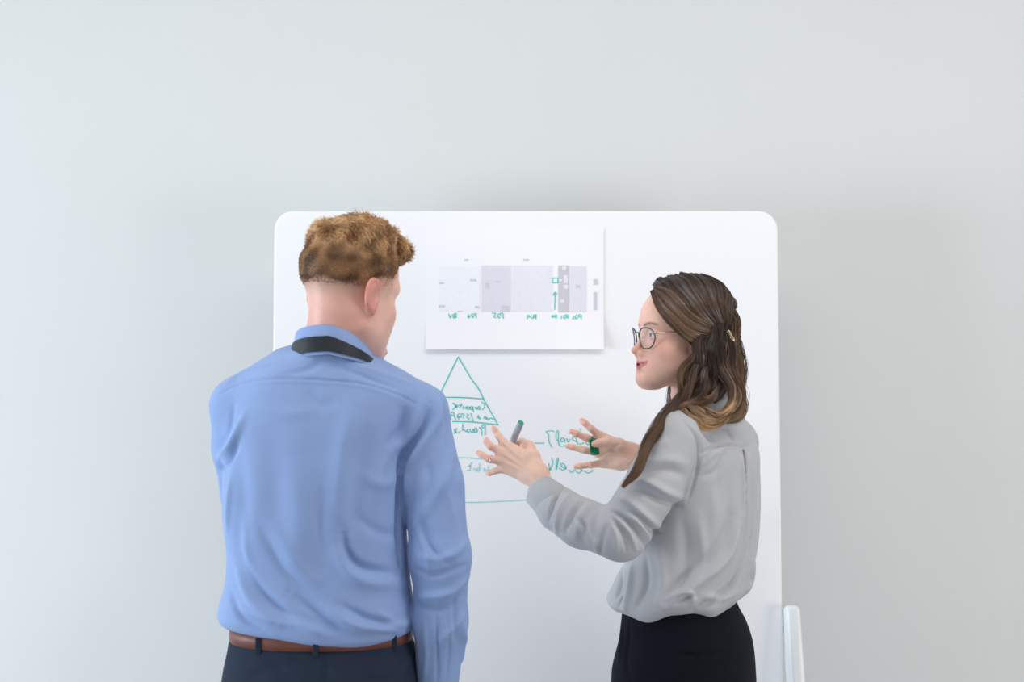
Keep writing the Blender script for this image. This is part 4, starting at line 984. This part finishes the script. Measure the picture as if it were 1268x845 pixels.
locks = [
    # back fall beside the clip and the big outward curl
    ([(884, 362, .09), (902, 382, .08), (910, 412, .07), (911, 445, .06), (916, 475, .05), (919, 500, .04), (911, 516, .025), (899, 524, .02)], [.006, .009, .011, .013, .012, .010, .009, .003], h_m, h_b, h_g*.9, 260),
    ([(902, 402, .03), (902, 440, .03), (908, 468, .02), (912, 492, .015), (906, 510, .01), (895, 521, .01), (880, 524, .015)], [.008, .012, .013, .011, .010, .008, .003], h_d*1.2, h_b, h_g, 300),
    ([(900, 404, .045), (893, 440, .012), (896, 462, .005), (904, 482, .0), (908, 498, .0), (902, 512, .002), (888, 518, .006)], [.002, .006, .010, .009, .008, .007, .003], h_d, h_m*1.4, h_g*1.1, 260),
    # dark mass over the ear
    ([(884, 398, .03), (882, 430, .01), (880, 452, .008), (876, 474, .006), (862, 492, .004), (846, 504, .006)], [.008, .016, .018, .017, .014, .008], h_d*.9, h_d*1.1, h_m, 320),
    ([(872, 400, .03), (868, 432, .0), (864, 452, .0), (858, 472, .0), (848, 490, .002), (836, 504, .006)], [.006, .013, .014, .014, .012, .009], h_d, h_m, h_b, 300),
    ([(894, 402, .03), (890, 445, .01), (888, 465, .01), (880, 484, .006), (862, 500, .004), (846, 510, .006)], [.006, .013, .015, .014, .012, .006], h_d*.8, h_d, h_b*.8, 280),
    # wave in front of the ear, down to the collarbone
    ([(866, 406, .024), (858, 440, -.006), (850, 458, -.006), (844, 474, -.004), (841, 490, .0), (833, 506, .006), (824, 518, .008)], [.003, .007, .009, .009, .009, .009, .008], h_m, h_b*.85, h_b, 260),
    ([(874, 424, .02), (862, 455, -.012), (859, 470, -.012), (852, 484, -.01), (842, 498, -.004), (830, 510, .004)], [.001, .005, .008, .008, .008, .007], h_d, h_m*1.25, h_b, 200),
    ([(886, 428, .03), (875, 462, -.010), (872, 478, -.014), (862, 494, -.012), (848, 506, -.006), (834, 514, .0)], [.001, .005, .007, .008, .007, .006], h_d, h_m*1.2, h_b, 200),
    # long front lock over the chest and arm
    ([(846, 488, .0), (832, 506, -.01), (818, 522, -.035), (806, 545, -.075), (796, 566, -.095), (785, 586, -.105), (771, 604, -.105)], [.009, .012, .0115, .010, .009, .0085, .003], h_m*.9, h_b*.8, h_b*1.05, 340),
    ([(840, 496, .01), (826, 512, -.005), (812, 532, -.045), (800, 556, -.08), (790, 577, -.098), (778, 596, -.102)], [.006, .008, .008, .008, .007, .003], h_m, h_b, h_g*.8, 200),
    # golden ends sweeping across the shoulder
    ([(896, 470, .02), (880, 491, -.012), (862, 500, -.012), (848, 506, -.008), (836, 514, .0)], [.002, .006, .008, .007, .004], h_d, h_b, h_b, 190),
    ([(846, 506, -.014), (852, 515, -.022), (862, 522, -.022), (876, 525, -.016), (890, 523, -.006), (902, 519, .0)], [.004, .007, .008, .008, .007, .003], h_b, h_g, h_g*.95, 260),
    ([(852, 503, -.012), (862, 511, -.02), (876, 517, -.018), (892, 518, -.008), (906, 512, .0)], [.004, .007, .008, .008, .004], h_b*.9, h_g*.9, h_b, 220),
    ([(866, 500, -.008), (878, 508, -.014), (890, 513, -.01), (902, 508, -.002), (910, 498, .0)], [.004, .006, .007, .006, .004], h_m*1.2, h_b*1.1, h_g*.8, 160),
]
for li, (g_, rd_, c0, c1, c2, cnt) in enumerate(locks):
    bundle(pg(g_, .9 if li in (9, 10) else 2.8, li*1.3), rd_, .5, int(cnt*1.25), c0, c1, c2, .0034, True, 34)
# far side fall
for g_ in ([(905, 400, .12), (912, 440, .14), (914, 480, .15), (908, 510, .15)], [(880, 420, .19), (872, 460, .20), (862, 500, .20), (846, 530, .17)], [(850, 425, .185), (843, 460, .185), (838, 500, .17), (830, 530, .13)], [(900, 420, .17), (898, 460, .18), (894, 500, .18)]):
    bundle(pg(g_), [.01, .018, .018, .006], .6, 160, h_d, h_m, h_b, .002, True, 22)
# fill behind the neck
bundle(pg([(888, 410, .06), (892, 440, .07), (890, 470, .075), (880, 498, .08)]), [.02, .032, .03, .018], .8, 200, h_d*.8, h_d, h_m, .002, True, 20)
V, Fc, K = merge(hair_parts)
print('hair faces', sum(len(f) for f in Fc))
mesh_obj('hair', V, Fc, M['hair'], woman, K)
cp_ = P(905, 416, Yn-.004); d_ = norm(P(909, 424, Yn)-P(901, 409, Yn))
mesh_obj('hair_clip', *poly(lambda p: smin(cap(p, cp_-d_*.011, cp_+d_*.011, .0028, .0028), np.minimum(ell(p, cp_+d_*.006, (.0045, .003, .0045)), ell(p, cp_-d_*.006, (.004, .003, .004))), .003), cp_-.025, cp_+.025, .001), M['clip'], woman)

# ------------------------------------------------------------------ marker and cap in her hands
mb, mt = h1(633, 551.5, .044), h1(645, 523.5, .006)
mk = empty('marker_pen', tuple(mb), 'grey whiteboard marker with green end held upright in the left hand near her cuff', 'marker')
mk['label'] = 'grey whiteboard marker with green end standing up from the near hand'
def lathe(a, b, prof, seg=32):
    ax = norm(b-a); e1 = norm(np.cross(ax, [1, .3, 0])); e2 = np.cross(ax, e1); L = np.linalg.norm(b-a); th = np.linspace(0, 2*np.pi, seg, endpoint=False)
    V = np.array([a+ax*L*t+(math.cos(x)*e1+math.sin(x)*e2)*r for t, r in prof for x in th]); n = len(prof)
    i = np.arange(n-1)[:, None]*seg; j = np.arange(seg)[None]; j2 = (j+1) % seg
    return V, np.stack([i+j, i+j2, i+seg+j2, i+seg+j], -1).reshape(-1, 4)
ma = mb+(mb-mt)*.9
mesh_obj('barrel', *lathe(ma, mt, [(0, .0001), (0, .006), (.03, .0072), (.97, .0072), (.995, .0069), (1, .006), (1.0, .0058)]), M['marker'], mk)
mesh_obj('end_plug', *lathe(mt-(mt-mb)*.02, mt+norm(mt-mb)*.0012, [(0, .0060), (.8, .0060), (1, .0054), (1.0, .0001)]), M['green2'], mk)
nib = ma-norm(mt-mb)*.012
mesh_obj('nib', *lathe(nib, ma+norm(mt-mb)*.001, [(0, .0001), (0, .0015), (.5, .003), (.55, .0045), (1, .0055)]), M['green2'], mk)
ca, cb2 = h2(735.5, 543.5, -.020), h2(737, 562.5, -.020)
ck = empty('green_cap', tuple(cb2), 'green marker cap pinched by the thumb of the far hand', 'marker cap')
mesh_obj('cap_shell', *lathe(cb2, ca, [(.25, .0001), (.2, .006), (0, .0068), (-.05, .0078), (-.03, .0092), (.04, .0096), (.5, .0092), (.9, .0084), (.99, .0072), (1.04, .005), (1.06, .0001)]), M['green'], ck)
ax = norm(cb2-ca); off = norm([-.75, -.6, 0])*.0098
mesh_obj('pocket_clip', *poly(lambda p: chain(p, [ca+off*.5-ax*.002, ca+off*1.15+ax*.004, cb2+off*1.1-ax*.005], [.0028, .0026, .0026], .003), np.minimum(ca, cb2)-.02, np.maximum(ca, cb2)+.02, .001), M['green'], ck)
